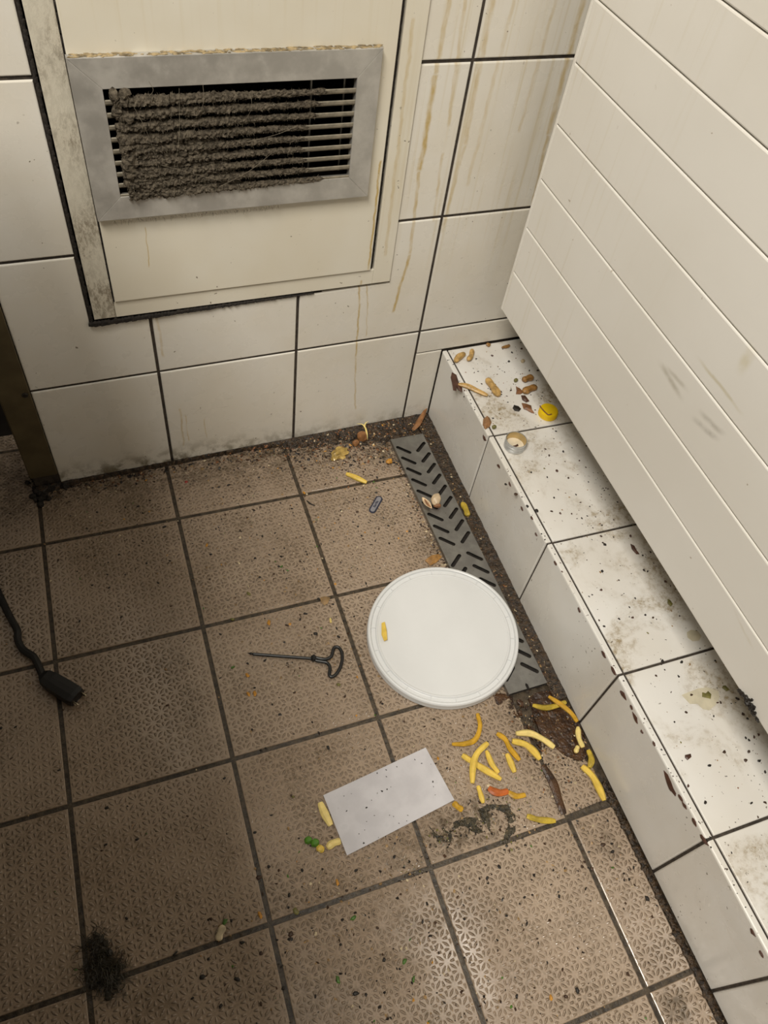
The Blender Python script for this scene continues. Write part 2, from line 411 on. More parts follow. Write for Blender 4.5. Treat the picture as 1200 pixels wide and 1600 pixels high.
def slab(poly, depth, bev):
    """Plate with a rounded front edge: polygon (a,b), front at w = 0, back at w = -depth."""
    loops = [(poly, -depth), (poly, -bev), (inset_poly(poly, bev * 0.3), -bev * 0.3), (inset_poly(poly, bev), 0.0)]
    n = len(poly); v = []; f = []
    for lp, w in loops: v += [(a, b, w) for a, b in lp]
    for k in range(3):
        for i in range(n):
            j = (i + 1) % n
            f.append((k * n + i, k * n + j, (k + 1) * n + j, (k + 1) * n + i))
    f.append(tuple(range(3 * n, 4 * n)))
    f.append(tuple(reversed(range(n))))
    return v, f

def rect(a0, a1, b0, b1): return [(a0, b0), (a1, b0), (a1, b1), (a0, b1)]

def smooth_path(pts, n=5):
    pts = [Vector(p) for p in pts]
    if len(pts) < 3: 
        return [pts[0].lerp(pts[1], i / n) for i in range(n + 1)]
    out = []
    for i in range(len(pts) - 1):
        p0 = pts[i - 1] if i else pts[0] * 2 - pts[1]
        p1, p2 = pts[i], pts[i + 1]
        p3 = pts[i + 2] if i + 2 < len(pts) else p2 * 2 - p1
        for k in range(n):
            t = k / n
            out.append(0.5 * ((2 * p1) + (p2 - p0) * t + (2 * p0 - 5 * p1 + 4 * p2 - p3) * t * t + (3 * p1 - p0 - 3 * p2 + p3) * t ** 3))
    out.append(pts[-1])
    return out

def tube(path, rad, seg=8, flat=1.0, squareness=0.0, caps=True, closed=False):
    """Swept round or squarish bar; rad a number or a function of 0..1."""
    n = len(path); v = []; f = []
    for i, p in enumerate(path):
        a = path[(i - 1) % n] if (i or closed) else path[0]
        b = path[(i + 1) % n] if (i < n - 1 or closed) else path[-1]
        d = (b - a)
        d = d.normalized() if d.length > 1e-9 else Vector((1, 0, 0))
        up = Vector((0, 0, 1)) if abs(d.z) < 0.9 else Vector((0, 1, 0))
        s = d.cross(up).normalized(); u = s.cross(d).normalized()
        r = rad(i / max(1, n - 1)) if callable(rad) else rad
        for k in range(seg):
            t = 2 * math.pi * (k + 0.5) / seg
            c, q = math.cos(t), math.sin(t)
            if squareness:
                m = max(abs(c), abs(q)); e = (1 - squareness) + squareness / m
                c *= e * 0.88; q *= e * 0.88
            v.append(p + s * (c * r) + u * (q * r * flat))
    for i in range(n - 1 if not closed else n):
        j = (i + 1) % n
        for k in range(seg):
            l = (k + 1) % seg
            f.append((i * seg + k, i * seg + l, j * seg + l, j * seg + k))
    if caps and not closed:
        f.append(tuple(reversed(range(seg)))); f.append(tuple(range((n - 1) * seg, n * seg)))
    return v, f

def lathe(profile, seg=48, caps=True):
    v = []; f = []; n = len(profile)
    for i in range(seg):
        t = 2 * math.pi * i / seg
        for r, z in profile: v.append((r * math.cos(t), r * math.sin(t), z))
    for i in range(seg):
        j = (i + 1) % seg
        for k in range(n - 1):
            f.append((i * n + k, j * n + k, j * n + k + 1, i * n + k + 1))
    if caps and profile[0][0] > 1e-6: f.append(tuple(i * n for i in range(seg)))
    if caps and profile[-1][0] > 1e-6: f.append(tuple(i * n + n - 1 for i in reversed(range(seg))))
    return v, f

def blob(c, rx, ry, rz, rot=0.0, lump=0.25, seed=0, sub=2):
    bm = bmesh.new(); bmesh.ops.create_icosphere(bm, subdivisions=sub, radius=1.0)
    v = []; cr, sr = math.cos(rot), math.sin(rot)
    for q in bm.verts:
        k = 1 + lump * noise.noise(q.co * 1.6 + Vector((seed * 3.1, seed * 1.7, 0)))
        x, y, z = q.co.x * rx * k, q.co.y * ry * k, max(q.co.z, -0.75) * rz * k
        v.append((c[0] + x * cr - y * sr, c[1] + x * sr + y * cr, c[2] + z))
    f = [tuple(w.index for w in q.verts) for q in bm.faces]; bm.free()
    return v, f

def flake_geo(outline, thick=0.0006, dome=0.0, normal=Vector((0, 0, 1))):
    """Thin irregular piece: outline in world space, slightly domed."""
    n = len(outline); c = sum((Vector(p) for p in outline), Vector()) / n
    v = [Vector(p) for p in outline] + [Vector(p) + normal * thick for p in outline]
    v += [c.lerp(Vector(p), 0.55) + normal * (thick + dome * 0.8) for p in outline]
    v.append(c + normal * (thick + dome))
    f = [tuple(reversed(range(n)))]
    for i in range(n):
        j = (i + 1) % n
        f += [(i, j, n + j, n + i), (n + i, n + j, 2 * n + j, 2 * n + i), (2 * n + i, 2 * n + j, 3 * n)]
    return v, f

def rand_outline(c, size, aspect, rot, k=6, rnd=RND, ax=Vector((1, 0, 0)), ay=Vector((0, 1, 0))):
    out = []; cr, sr = math.cos(rot), math.sin(rot); c = Vector(c)
    for i in range(k):
        t = 2 * math.pi * (i + rnd.uniform(-0.3, 0.3)) / k
        r = size * rnd.uniform(0.6, 1.1)
        x, y = r * math.cos(t), r * math.sin(t) * aspect
        out.append(c + ax * (x * cr - y * sr) + ay * (x * sr + y * cr))
    return out

# ---------------------------------------------------------------- floor
FA = -0.0264
floor = obj('floor', *box(-2.6, 1.0, -3.0, 0.6, -0.12, -0.0016), M['floor_grout'], origin=(0, 0, 0))
tag(floor, 'brown embossed quarry tile floor with dark greasy joints', 'floor', kind='structure')
floor.rotation_euler = (0, 0, FA)
GX = [-1.2743, -1.0743, -0.8743, -0.6743, -0.4743, -0.2743, -0.0792]
GY = [-0.1264 - 0.2 * k for k in range(-2, 7)]
J = 0.0028
def floor_tile(poly, cx, cy):
    v, f = slab(poly, 0.008, 0.0012)
    return obj('floor_tile', v, f, M['floor_tile'], floor, origin=(cx, cy, 0.0))
full_me = None
for i in range(len(GX) - 1):
    for j in range(len(GY) - 1):
        x0, x1, y1, y0 = GX[i], GX[i + 1], GY[j], GY[j + 1]
        cx, cy = (x0 + x1) / 2, (y0 + y1) / 2
        behind = x0 > -0.70
        if behind and y0 > -0.1: continue
        if behind and y1 > 0.0:
            floor_tile(rect(x0 + J, x1 - J, y0 + J, -0.010), cx, cy); continue
        if full_me is None or abs((x1 - x0) - 0.2) > 1e-4:
            o = floor_tile(rect(x0 + J, x1 - J, y0 + J, y1 - J), cx, cy)
            if abs((x1 - x0) - 0.2) < 1e-4: full_me = o.data
        else:
            o = bpy.data.objects.new('floor_tile', full_me); o.location = (cx, cy, 0); o.parent = floor
            COL.objects.link(o)
# narrow cut tiles along the ledge (floor frame); the first one is broken away
def to_floor(p):
    c, s = math.cos(-FA), math.sin(-FA); return (p[0] * c - p[1] * s, p[0] * s + p[1] * c)
for j in range(3, 8):
    y1, y0 = GY[j + 1], GY[j + 2] if j + 2 < len(GY) else GY[j + 1] - 0.2
    if y1 > -0.6: continue
    xr = lambda y: -0.0085 + 0.0076 * y
    floor_tile([(-0.0792 + J, y0 + J), (xr(y0), y0 + J), (xr(y1), y1 - J), (-0.0792 + J, y1 - J)], 0.02, (y0 + y1) / 2)
brk = [to_floor(p) for p in [(-0.0942,-0.6434,0.0000),(-0.0993,-0.7187,0.0000),(-0.0333,-0.7175,-0.0000),(-0.0320,-0.6758,0.0000),(-0.0378,-0.6591,-0.0000),(-0.0508,-0.6567,0.0000),(-0.0629,-0.6453,0.0000),(-0.0680,-0.6324,0.0000),(-0.0750,-0.6226,0.0000),(-0.0837,-0.6197,0.0000)]]
floor_tile(brk, 0.02, -0.63)

# ---------------------------------------------------------------- back wall
wm = MB()                                  # solid wall with a recess behind the hatch
for bx in (box(-0.676, -0.5370, 0.0022, 0.13, -0.02, 2.5), box(-0.1155, 1.0, 0.0022, 0.13, -0.02, 2.5), box(-0.5370, -0.1155, 0.0022, 0.13, -0.02, 0.3060), box(-0.5370, -0.1155, 0.0022, 0.13, 0.968, 2.5)): wm.add(*bx)
wall = wm.build('wall_back', M['wall_grout'], origin=(0, 0, 0))
tag(wall, 'white glazed tile wall with dark joints behind the drain', 'wall', kind='structure')
g = 0.0021
HX0, HX1, HZ0 = -0.5405, -0.1160, 0.3075
WX = [-0.6400, -0.4634, -0.2556, -0.0484, 0.1590, 0.3665, 0.574, 0.7815, 0.989]
WZ = [0.004, 0.2038, 0.4084, 0.6140, 0.8195, 1.0250, 1.2305, 1.436]
def wall_tile(poly):
    v, f = slab(poly, 0.0055, 0.0016)
    vv = [(a, -w, b) for a, b, w in v]
    return obj('wall_tile', vv, f, M['wall_tile'], wall)
for i in range(len(WX) - 1):
    for k in range(len(WZ) - 1):
        x0, x1, z0, z1 = WX[i] + g, WX[i + 1] - g, WZ[k] + g, WZ[k + 1] - g
        if k == 0 and i >= 3:
            wall_tile(rect(x0, x1, 0.1578, z1)); continue
        if k >= 5 or i > 2 or k == 0:
            wall_tile(rect(x0, x1, z0, z1)); continue
        if i == 0:
            if k == 1: wall_tile([(x0, z0), (x1, z0), (x1, HZ0 - 0.006), (HX0 - 0.0005, HZ0 - 0.006), (HX0 - 0.0005, z1), (x0, z1)])
            else: wall_tile(rect(x0, HX0, z0, z1))
        elif i == 1:
            if k == 1: wall_tile([(x0, z0), (x1, z0), (x1, HZ0 - 0.002), (x0, HZ0 - 0.005)])
        elif i == 2:
            if k == 1: wall_tile([(x0, z0), (x1, z0), (x1, z1), (HX1, z1), (HX1, HZ0), (x0, HZ0 - 0.002)])
            else: wall_tile(rect(HX1, x1, z0, z1))
wall_tile(rect(-0.0466, -0.0004, 0.004, 0.1555))

post = obj('trim_1', *slab(rect(-0.6780, -0.6385, 0.031, 1.30), 0.004, 0.0008), M['post'], origin=(0, 0, 0))
post.data.transform(Matrix(((1, 0, 0, 0), (0, 0, -1, -0.0040), (0, 1, 0, 0), (0, 0, 0, 1))))
ret = obj('return_flange', *box(-0.6790, -0.6770, -0.0030, 0.131, 0.031, 1.30), M['post'], post)
v, f = lathe([(0.0, 0.0), (0.0042, 0.0), (0.0042, 0.0009), (0.0032, 0.0018), (0.0, 0.0018)], 14)
obj('screw', [(-0.6455 + a, -0.0040 - c, 0.2035 + b) for a, b, c in v], f, M['screw'], post)
tag(post, 'olive brown metal corner strip on the end of the tiled wall', 'trim', kind='structure')
kb = obj('void_board_left', *box(-2.5, -0.68, 0.128, 0.16, -0.001, 0.35), M['void_dark'])  # near-black board stands in for the shaded void past the wall
tag(kb, 'black board added for the dark shaded void past the end of the wall', 'void board', kind='structure')

# rest of the room, outside the picture: it closes the space and bounces light
for nm, bx, lab in (('ceiling', box(-2.6, 1.0, -3.0, 0.6, 2.5, 2.6), 'plain white ceiling above the kitchen corner'),
                    ('wall_left', box(-2.7, -2.6, -3.0, 0.6, 0, 2.5), 'plain pale wall at the far left of the kitchen'),
                    ('wall_front', box(-2.6, 1.0, -3.1, -3.0, 0, 2.5), 'plain pale wall behind the viewer'),
                    ('wall_far_left', box(-2.6, -0.68, 0.5, 0.6, 0, 2.5), 'plain pale wall beyond the end of the tiled wall'),
                    ('wall_right', box(0.9, 1.0, -3.0, 0.0, 0, 2.5), 'plain pale wall behind the grooved panel')):
    tag(obj(nm, *bx, M['wall_paint']), lab, 'ceiling' if nm == 'ceiling' else 'wall', kind='structure')

# ---------------------------------------------------------------- tiled ledge
BA = -0.0340; H = 0.1551
ledge = empty('tiled_ledge', (0, 0, 0), 'low white tiled ledge running from the back wall under the grooved panel', 'ledge', rz=BA)
BY = [0.0, -0.2006, -0.4079, -0.6134, -0.8167, -0.9515, -1.155, -1.36, -1.56]
obj('grout_bed', *box(0.0022, 0.60, -1.56, -0.004, 0.0, H - 0.0022), M['wall_grout'], ledge, origin=(0, 0, 0))
jj = 0.0016
def riser_tile(y0, y1):
    v, f = slab(rect(y0, y1, 0.004, H), 0.0078, 0.0022)
    return obj('riser_tile', [(-w, a, b) for a, b, w in v], f, M['riser'], ledge)
def top_tile(poly):
    v, f = slab(poly, 0.006, 0.0013)
    return obj('top_tile', [(a, b, H + w) for a, b, w in v], f, M['ledge_top'], ledge)
for k in range(len(BY) - 1):
    y1, y0 = BY[k] - (0.0014 if k == 0 else jj), BY[k + 1] + jj
    riser_tile(y0, y1)
    for x0, x1 in ((0.0112, 0.2150), (0.2190, 0.4200), (0.4240, 0.60)):
        ext = 0.034 if k == 0 else 0.0
        top_tile([(x0, y0), (x1, y0), (x1, y1 + ext * x1), (x0, y1 + ext * x0)])

# ---------------------------------------------------------------- white grooved panel above the ledge
cab = empty('grooved_panel', (0.0574, -0.0480, H), 'white horizontally grooved plastic panel standing over the tiled ledge', 'panel', rz=-0.0385)
PZ = [z - H for z in (0.2706, 0.3415, 0.4140, 0.4860, 0.5585, 0.6310, 0.6990, 0.7675, 0.840, 0.910, 0.98)]
PL = -1.55
for a, b in zip(PZ[:-1], PZ[1:]):
    v, f = slab(rect(PL, -0.0048, a + (0.0006 if a > PZ[0] else 0), b - 0.0006), 0.010, 0.0018)
    obj('plank', [(-w, y, z) for y, z, w in v], f, M['panel'], cab)
v, f = slab(rect(-0.0048, 0.0, PZ[0], PZ[-1]), 0.016, 0.0010)
obj('edge_strip', [(-w, y, z) for y, z, w in v], f, M['panel'], cab)
obj('backing', *box(0.0102, 0.020, PL, -0.005, PZ[0] + 0.001, PZ[-1]), M['groove'], cab)
obj('cabinet_body', *box(0.0202, 0.45, PL, -0.005, PZ[0] + 0.004, PZ[-1] - 0.002), M['panel'], cab)
for yy in (-0.12, -1.45):
    v, f = lathe([(0.024, 0.0), (0.024, 0.01), (0.016, 0.014), (0.016, PZ[0] + 0.003)], 16)
    for xx in (0.30, 0.40):
        obj('foot', [(xx + a, yy + b, c) for a, b, c in v], f, M['foot_and_shade_table_steel'], cab)

# ---------------------------------------------------------------- access hatch and vent
hatch = empty('access_hatch', (-0.327, 0.0, 0.312), 'cream painted wall hatch with a dirty frame around the vent', 'hatch')
hx, hz = -0.327, 0.312
def hpart(name, poly, y, depth, bev, mat):
    v, f = slab(poly, depth, bev)
    return obj(name, [(a - hx, y - w, b - hz) for a, b, w in v], f, mat, hatch)
fo = (-0.5340, -0.1172, 0.3135, 0.960); fi = (-0.5065, -0.1455, 0.3375, 0.934)
hpart('frame_rail', rect(fo[0], fi[0], fo[2], fo[3]), -0.0035, 0.012, 0.0008, M['frame_dirty'])['label'] = 'left rail thick with grey grime'
hpart('frame_rail', rect(fi[0] + .0003, fi[1] + .0003, fo[2], fi[2]), -0.0035, 0.012, 0.0006, M['hatch'])
hpart('frame_rail', rect(fi[1] + .0004, fo[1], fo[2], fo[3]), -0.0035, 0.012, 0.0006, M['hatch'])
hpart('frame_rail', rect(fi[0] + .0003, fi[1] + .0003, fi[3], fo[3]), -0.0035, 0.012, 0.0006, M['hatch'])
dx0, dx1, dz0, dz1 = -0.5046, -0.1514, 0.3390, 0.932
# the door is built around the vent opening
ox0, ox1, oz0, oz1 = -0.4800, -0.1965, 0.484, 0.612
v, f = slab(rect(dx0, dx1, dz0, dz1), 0.012, 0.0012)
n4 = 4; f = f[:12]
v += [(ox0, oz0, 0.0), (ox1, oz0, 0.0), (ox1, oz1, 0.0), (ox0, oz1, 0.0), (ox0, oz0, -0.012), (ox1, oz0, -0.012), (ox1, oz1, -0.012), (ox0, oz1, -0.012)]
for i in range(4):
    j = (i + 1) % 4
    f += [(12 + i, 12 + j, 16 + j, 16 + i), (16 + i, 16 + j, 20 + j, 20 + i)]
obj('door', [(a - hx, -0.0065 - w, b - hz) for a, b, w in v], f, M['hatch'], hatch)
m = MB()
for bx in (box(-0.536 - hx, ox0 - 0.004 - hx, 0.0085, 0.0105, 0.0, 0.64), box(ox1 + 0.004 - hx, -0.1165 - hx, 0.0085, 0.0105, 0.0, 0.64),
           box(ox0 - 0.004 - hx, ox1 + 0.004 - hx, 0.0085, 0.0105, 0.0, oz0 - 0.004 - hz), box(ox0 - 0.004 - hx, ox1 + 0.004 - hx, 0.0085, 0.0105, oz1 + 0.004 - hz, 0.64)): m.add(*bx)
m.build('gap_shade_board', M['shade_and_dirt'], hatch, origin=(0, 0, 0))  # near-black board added to give the hatch gaps their shade
# near-black lumps put shade into the hatch gaps, thicker at the left
m = MB(); rnd = random.Random(3)
for i in range(70):
    t = i / 69; x = -0.538 + 0.30 * t; hgt = 0.0075 * (1 - t) + 0.002
    v, f = blob((x, -0.0008 - 0.002 * (1 - t), 0.3095 - 0.0035 * (1 - t)), 0.005, 0.0028, hgt * rnd.uniform(0.45, 0.75), 0, 0.5, i, 1); m.add(v, f)
for i in range(90):
    t = i / 89; z = 0.305 + 0.39 * t
    v, f = blob((-0.5375 + rnd.uniform(-0.0006, 0.0006), 0.0, z), 0.0024 * rnd.uniform(0.6, 1.2), 0.0018, 0.005, 0, 0.5, i + 90, 1); m.add(v, f)
for i in range(110):
    t = i / 109; z = 0.337 + 0.36 * t
    m.add(*blob((-0.1484 + rnd.uniform(-.0004, .0004), 0.0006, z), .0022 * rnd.uniform(.8, 1.1), .0018, .0040, 0, .4, i + 200, 1))
    if rnd.random() < .75: m.add(*blob((-0.5056, -0.0024, z), .0010 * rnd.uniform(.5, 1.4), .0014, .0036, 0, .6, i + 330, 1))
tag(m.build('gap_shade', M['shade_and_dirt']), 'near-black lumps put in as shade in the gaps around the hatch frame and its door', 'grime', kind='stuff')

vx, vz, VY = -0.3395, 0.4610, -0.0068
vent = empty('vent_grille', (vx, VY, vz), 'aluminium vent grille clogged with grey brown dust set in the hatch', 'vent')
V0, V1, V2, V3 = -0.5060, -0.1722, 0.4610, 0.6378
O0, O1, O2, O3 = -0.4765, -0.2002, 0.4890, 0.6073
def vpart(name, poly, mat, depth=0.0092, bev=0.0005):
    v, f = slab(poly, depth, bev)
    return obj(name, [(a - vx, -depth - w, b - vz) for a, b, w in v], f, mat, vent)
vpart('frame_rail', [(V0, V2), (V1, V2), (O1, O2), (O0, O2)], M['alu'])
vpart('frame_rail', [(V1, V2), (V1, V3), (O1, O3), (O1, O2)], M['alu'])
vpart('frame_rail', [(V1, V3), (V0, V3), (O0, O3), (O1, O3)], M['alu'])
vpart('frame_rail', [(V0, V3), (V0, V2), (O0, O2), (O0, O3)], M['alu'])
dm = MB()
for b in (box(O0 - vx - .002, O0 - vx - .001, -0.004, 0.11, O2 - vz - .002, O3 - vz + .002), box(O1 - vx + .001, O1 - vx + .002, -0.004, 0.11, O2 - vz - .002, O3 - vz + .002),
          box(O0 - vx - .002, O1 - vx + .002, -0.004, 0.11, O2 - vz - .002, O2 - vz - .001), box(O0 - vx - .002, O1 - vx + .002, -0.004, 0.11, O3 - vz + .001, O3 - vz + .002),
          box(O0 - vx - .002, O1 - vx + .002, 0.105, 0.11, O2 - vz - .002, O3 - vz + .002)): dm.add(*b)
dm.build('duct', M['shade_and_dirt'], vent)  # shade inside the duct is put into its near-black colour
SZ = [0.5935 - 0.01305 * k for k in range(9)]
for z in SZ:
    zz = z - vz
    prof = [(-0.0076, -0.0030), (-0.0086, -0.0012), (-0.0084, 0.0016), (-0.0074, 0.0026), (0.016, -0.0120), (0.016, -0.0140)]
    n = len(prof); v = [(x - vx, y, zz + q) for x in (O0 - 0.001, O1 + 0.001) for y, q in prof]
    f = [(i, (i + 1) % n, n + (i + 1) % n, n + i) for i in range(n)] + [tuple(range(n)), tuple(range(n, 2 * n))]
    obj('slat', v, f, M['slat'], vent)
for xb in (-0.248, -0.208):
    obj('support_rod', *tube([Vector((xb - vx, 0.010, O2 - vz)), Vector((xb - vx, 0.010, O3 - vz))], 0.0012, 6), M['alu'], vent)
# dust: lumpy rolls along each slat, a heap at the left, and fibres
dm = MB(); rnd = random.Random(11); surf = []
XE = [-0.225, -0.232, -0.238, -0.248, -0.249, -0.252, -0.250, -0.240, -0.226]
def fuzz_roll(p0, p1, r0, r1, seed, steps=150, seg=14):
    v = []; f = []
    for i in range(steps + 1):
        t = i / steps; p = Vector(p0).lerp(Vector(p1), t)
        for k in range(seg):
            a = 2 * math.pi * k / seg
            r = r0 + (r1 - r0) * t ** 1.3
            if t > 0.94: r *= max(0.15, (1 - t) / 0.06)
            q = Vector((p.x * 260, math.cos(a) * 2.2 + seed * 7, math.sin(a) * 2.2))
            r *= 1 + 0.55 * noise.noise(q) + 0.35 * noise.noise(q * 2.7) + 0.5 * noise.noise(Vector((p.x * 55, seed * 5.0, a * 0.4)))
            r = max(r, 0.0006)
            sp = (p.x + 0.0015 * noise.noise(q * 1.3), p.y - r * 1.25 * math.cos(a), p.z + r * math.sin(a))
            v.append(sp)
            if math.cos(a) > -0.3: surf.append((Vector(sp), Vector((0, -math.cos(a), math.sin(a)))))
    for i in range(steps):
        for k in range(seg):
            l = (k + 1) % seg; f.append((i * seg + k, i * seg + l, (i + 1) * seg + l, (i + 1) * seg + k))
    dm.add(v, f, 0)
for k, z in enumerate(SZ):
    fuzz_roll((-0.4690 + rnd.uniform(-0.002, 0.004) - vx, -0.0078, z - vz + 0.0004), (XE[k] - vx, -0.0072, z - vz + 0.0004), 0.0050, 0.0022, k)
    if k > 3:
        fuzz_roll((-0.466 - vx, -0.0082, z - vz + 0.0060), (-0.36 + 0.006 * (k - 4) - vx, -0.006, z - vz + 0.0055), 0.0040, 0.0010, k + 40, 90, 12)
for i in range(46):
    x = -0.4665 + abs(rnd.gauss(0, 0.007)); z = rnd.uniform(0.492, 0.603)
    r = rnd.uniform(0.003, 0.0062)
    v, f = blob((x - vx, -0.0095, z - vz), r, r * 1.1, r * 1.15, 0, 0.6, i, 2); dm.add(v, f, 0)
    for q in v[::3]: surf.append((Vector(q), Vector((rnd.uniform(-1, 1), -1, rnd.uniform(-1, 1))).normalized()))
for i in range(40):
    x = rnd.uniform(-0.455, -0.37); z = rnd.uniform(0.492, 0.545)
    r = rnd.uniform(0.0025, 0.0045)
    v, f = blob((x - vx, -0.0088, z - vz), r * 1.5, r, r, 0, 0.6, i + 60, 2); dm.add(v, f, 0)
def ribbon(p, d, ln, w, mi, curl=0.6):
    a = Vector(p); side = d.cross(Vector((rnd.uniform(-1, 1), rnd.uniform(-1, 1), rnd.uniform(-1, 1)))).normalized() * w
    v = [a - side, a + side]; f = []
    dd = d.copy()
    for s in range(3):
        dd = (dd + Vector((rnd.uniform(-1, 1), rnd.uniform(-0.7, 0.5), rnd.uniform(-1, 1))) * curl).normalized()
        a = a + dd * (ln / 3); k = 1 - (s + 1) / 3.6
        v += [a - side * k, a + side * k]; b = 2 * s
        f.append((b, b + 1, b + 3, b + 2))
    dm.add(v, f, mi)
for i in range(9000):
    p, d = rnd.choice(surf)
    ribbon(p - d * 0.0008, d, rnd.uniform(0.0015, 0.0042), 0.00022, rnd.choice((0, 1, 1, 2)))
for x0, z0, x1, z1 in ((-.455, .607, -.430, .52), (-.40, .607, -.42, .50), (-.375, .61, -.385, .575), (-.325, .60, -.33, .57), (-.30, .53, -.365, .493), (-.33, .545, -.27, .56), (-.43, .615, -.432, .60), (-.36, .5, -.44, .53)):
    pth = smooth_path([(x0 - vx, -0.013, z0 - vz), ((x0 + x1) / 2 - vx + 0.004, -0.0155, (z0 + z1) / 2 - vz), (x1 - vx, -0.013, z1 - vz)], 6)
    dm.add(*tube(pth, 0.00019, 4), 1)
for i in range(220):
    x = rnd.uniform(-0.49, -0.29); z = V2 + rnd.uniform(-0.002, 0.0008)
    ribbon(Vector((x - vx, -0.0105, z - vz)), Vector((rnd.uniform(-.5, .5), -0.4, -1)).normalized(), rnd.uniform(0.002, 0.007), 0.00025, rnd.choice((0, 1, 2)))
gm = MB()
for i in range(260):
    x = V0 + 0.004 + (V1 - V0 - 0.006) * rnd.random(); gm.add(*blob((x - vx, -rnd.uniform(.0004, .0080), V3 - vz + 0.0002), rnd.uniform(.0015, .006), .0014, rnd.uniform(.0003, .0010), 0, .5, i, 1))
gp = gm.build('grease_line', M['grease'], vent); gp['kind'] = 'stuff'; gp['label'] = 'yellow brown grease along the top edge of the vent frame'
du = dm.build('dust_coat', [M['dust'], M['dust_light'], M['dust_dark']], vent, smooth=False)
du['kind'] = 'stuff'

# ---------------------------------------------------------------- drain cover
def curve_plate(name, outline, holes, depth, mat, parent=None, bevel=0.0):
    cu = bpy.data.curves.new(name, 'CURVE'); cu.dimensions = '2D'; cu.fill_mode = 'BOTH'; cu.extrude = depth / 2; cu.bevel_depth = bevel
    for pts in [outline] + holes:
        sp = cu.splines.new('POLY'); sp.points.add(len(pts) - 1)
        for q, (x, y) in zip(sp.points, pts): q.co = (x, y, 0, 1)
        sp.use_cyclic_u = True
    t = bpy.data.objects.new('temp_curve', cu); COL.objects.link(t)
    bpy.context.view_layer.update()
    me = bpy.data.meshes.new_from_object(t.evaluated_get(bpy.context.evaluated_depsgraph_get()))
    bpy.data.objects.remove(t); bpy.data.curves.remove(cu)
    me.name = name; me.materials.clear(); me.materials.append(mat)
    o = bpy.data.objects.new(name, me)
    if parent: o.parent = parent
    COL.objects.link(o)
    return o
def slot(cx, cy, ln, w, ang):
    c, s = math.cos(ang), math.sin(ang); h = ln / 2 - w / 2; out = []
    for sg, base in ((1, -90), (-1, 90)):
        for k in range(7):
            t = math.radians(base + 30 * k); x = sg * h + w / 2 * math.cos(t); y = w / 2 * math.sin(t)
            out.append((cx + x * c - y * s, cy + x * s + y * c))
    return out
DT = 0.0090; DA = math.atan2(-0.0092, 0.499) 
drain = empty('drain_cover', (-0.0612, -0.0480, 0.0), 'brushed steel drain cover with slanted slots along the ledge foot', 'drain cover', rz=math.atan2(-0.0087, 0.499))
W2 = 0.0308; LN = 0.499
holes = []
for k in range(9):
    yy = -0.0287 - 0.0252 * k
    holes.append(slot(-0.0164, yy, 0.0296, 0.0062, math.radians(-45)))
    holes.append(slot(0.0162, yy - 0.0005, 0.0288, 0.0062, math.radians(40)))
    yy = -LN + 0.0287 + 0.0252 * k
    holes.append(slot(-0.0164, yy, 0.0294, 0.0062, math.radians(40)))
    holes.append(slot(0.0162, yy, 0.0294, 0.0062, math.radians(-46)))
notch = [(-0.002, -LN), (-0.002, -LN + 0.006), (0.0, -LN + 0.0085), (0.002, -LN + 0.006), (0.002, -LN)]
pl = curve_plate('slotted_plate', [(-W2, 0), (-W2, -LN)] + notch + [(W2, -LN), (W2, 0)], holes, 0.0014, M['steel'], drain)
pl.location = (0, 0, DT - 0.0007)
obj('side_flange', *box(-W2, -W2 + 0.0014, -LN, 0, 0.0008, DT - 0.0016), M['steel'], drain)
obj('side_flange', *box(W2 - 0.0014, W2, -LN, 0, 0.0008, DT - 0.0016), M['steel'], drain)
obj('channel_bottom', *box(-W2 + 0.002, W2 - 0.002, -LN + 0.001, -0.001, -0.0010, 0.0002), M['shade_and_dirt'], drain)

# ---------------------------------------------------------------- bucket lid
R = 0.1120
lid = empty('bucket_lid', (-0.1560, -0.4330, 0.0062), 'round white plastic bucket lid lying half on the drain cover', 'lid')
lid.rotation_euler = (math.radians(0.5), math.radians(-3.0), 0.3)
prof = [(0.0, 0.0085), (0.088, 0.0085), (0.0960, 0.0085), (0.0962, 0.0012), (R - 0.0015, 0.0004), (R - 0.0002, 0.0012), (R, 0.0040), (R - 0.0008, 0.0062), (R - 0.0008, 0.0078), (R - 0.0002, 0.0092), (R - 0.0006, 0.0128), (R - 0.0020, 0.0146),
        (R - 0.0042, 0.0150), (R - 0.0056, 0.0142), (R - 0.0062, 0.0118), (R - 0.0070, 0.0110), (R - 0.0116, 0.0108), (R - 0.0124, 0.0112), (R - 0.0132, 0.0130), (R - 0.0142, 0.0136), (R - 0.0156, 0.0132), (R - 0.0162, 0.0126), (0.085, 0.0124), (0.04, 0.0122), (0.0, 0.0121)]
lo = obj('disc', *lathe(prof, 96), M['lid'], lid, smooth=True, origin=(0, 0, 0))
for k in range(18):
    t = 2 * math.pi * k / 18
    v, f = box(R - 0.0128, R - 0.0058, -0.0005, 0.0005, 0.0100, 0.0126)
    c, s = math.cos(t), math.sin(t)
    obj('rim_rib', [(x * c - y * s, x * s + y * c, z) for x, y, z in v], f, M['lid'], lo)

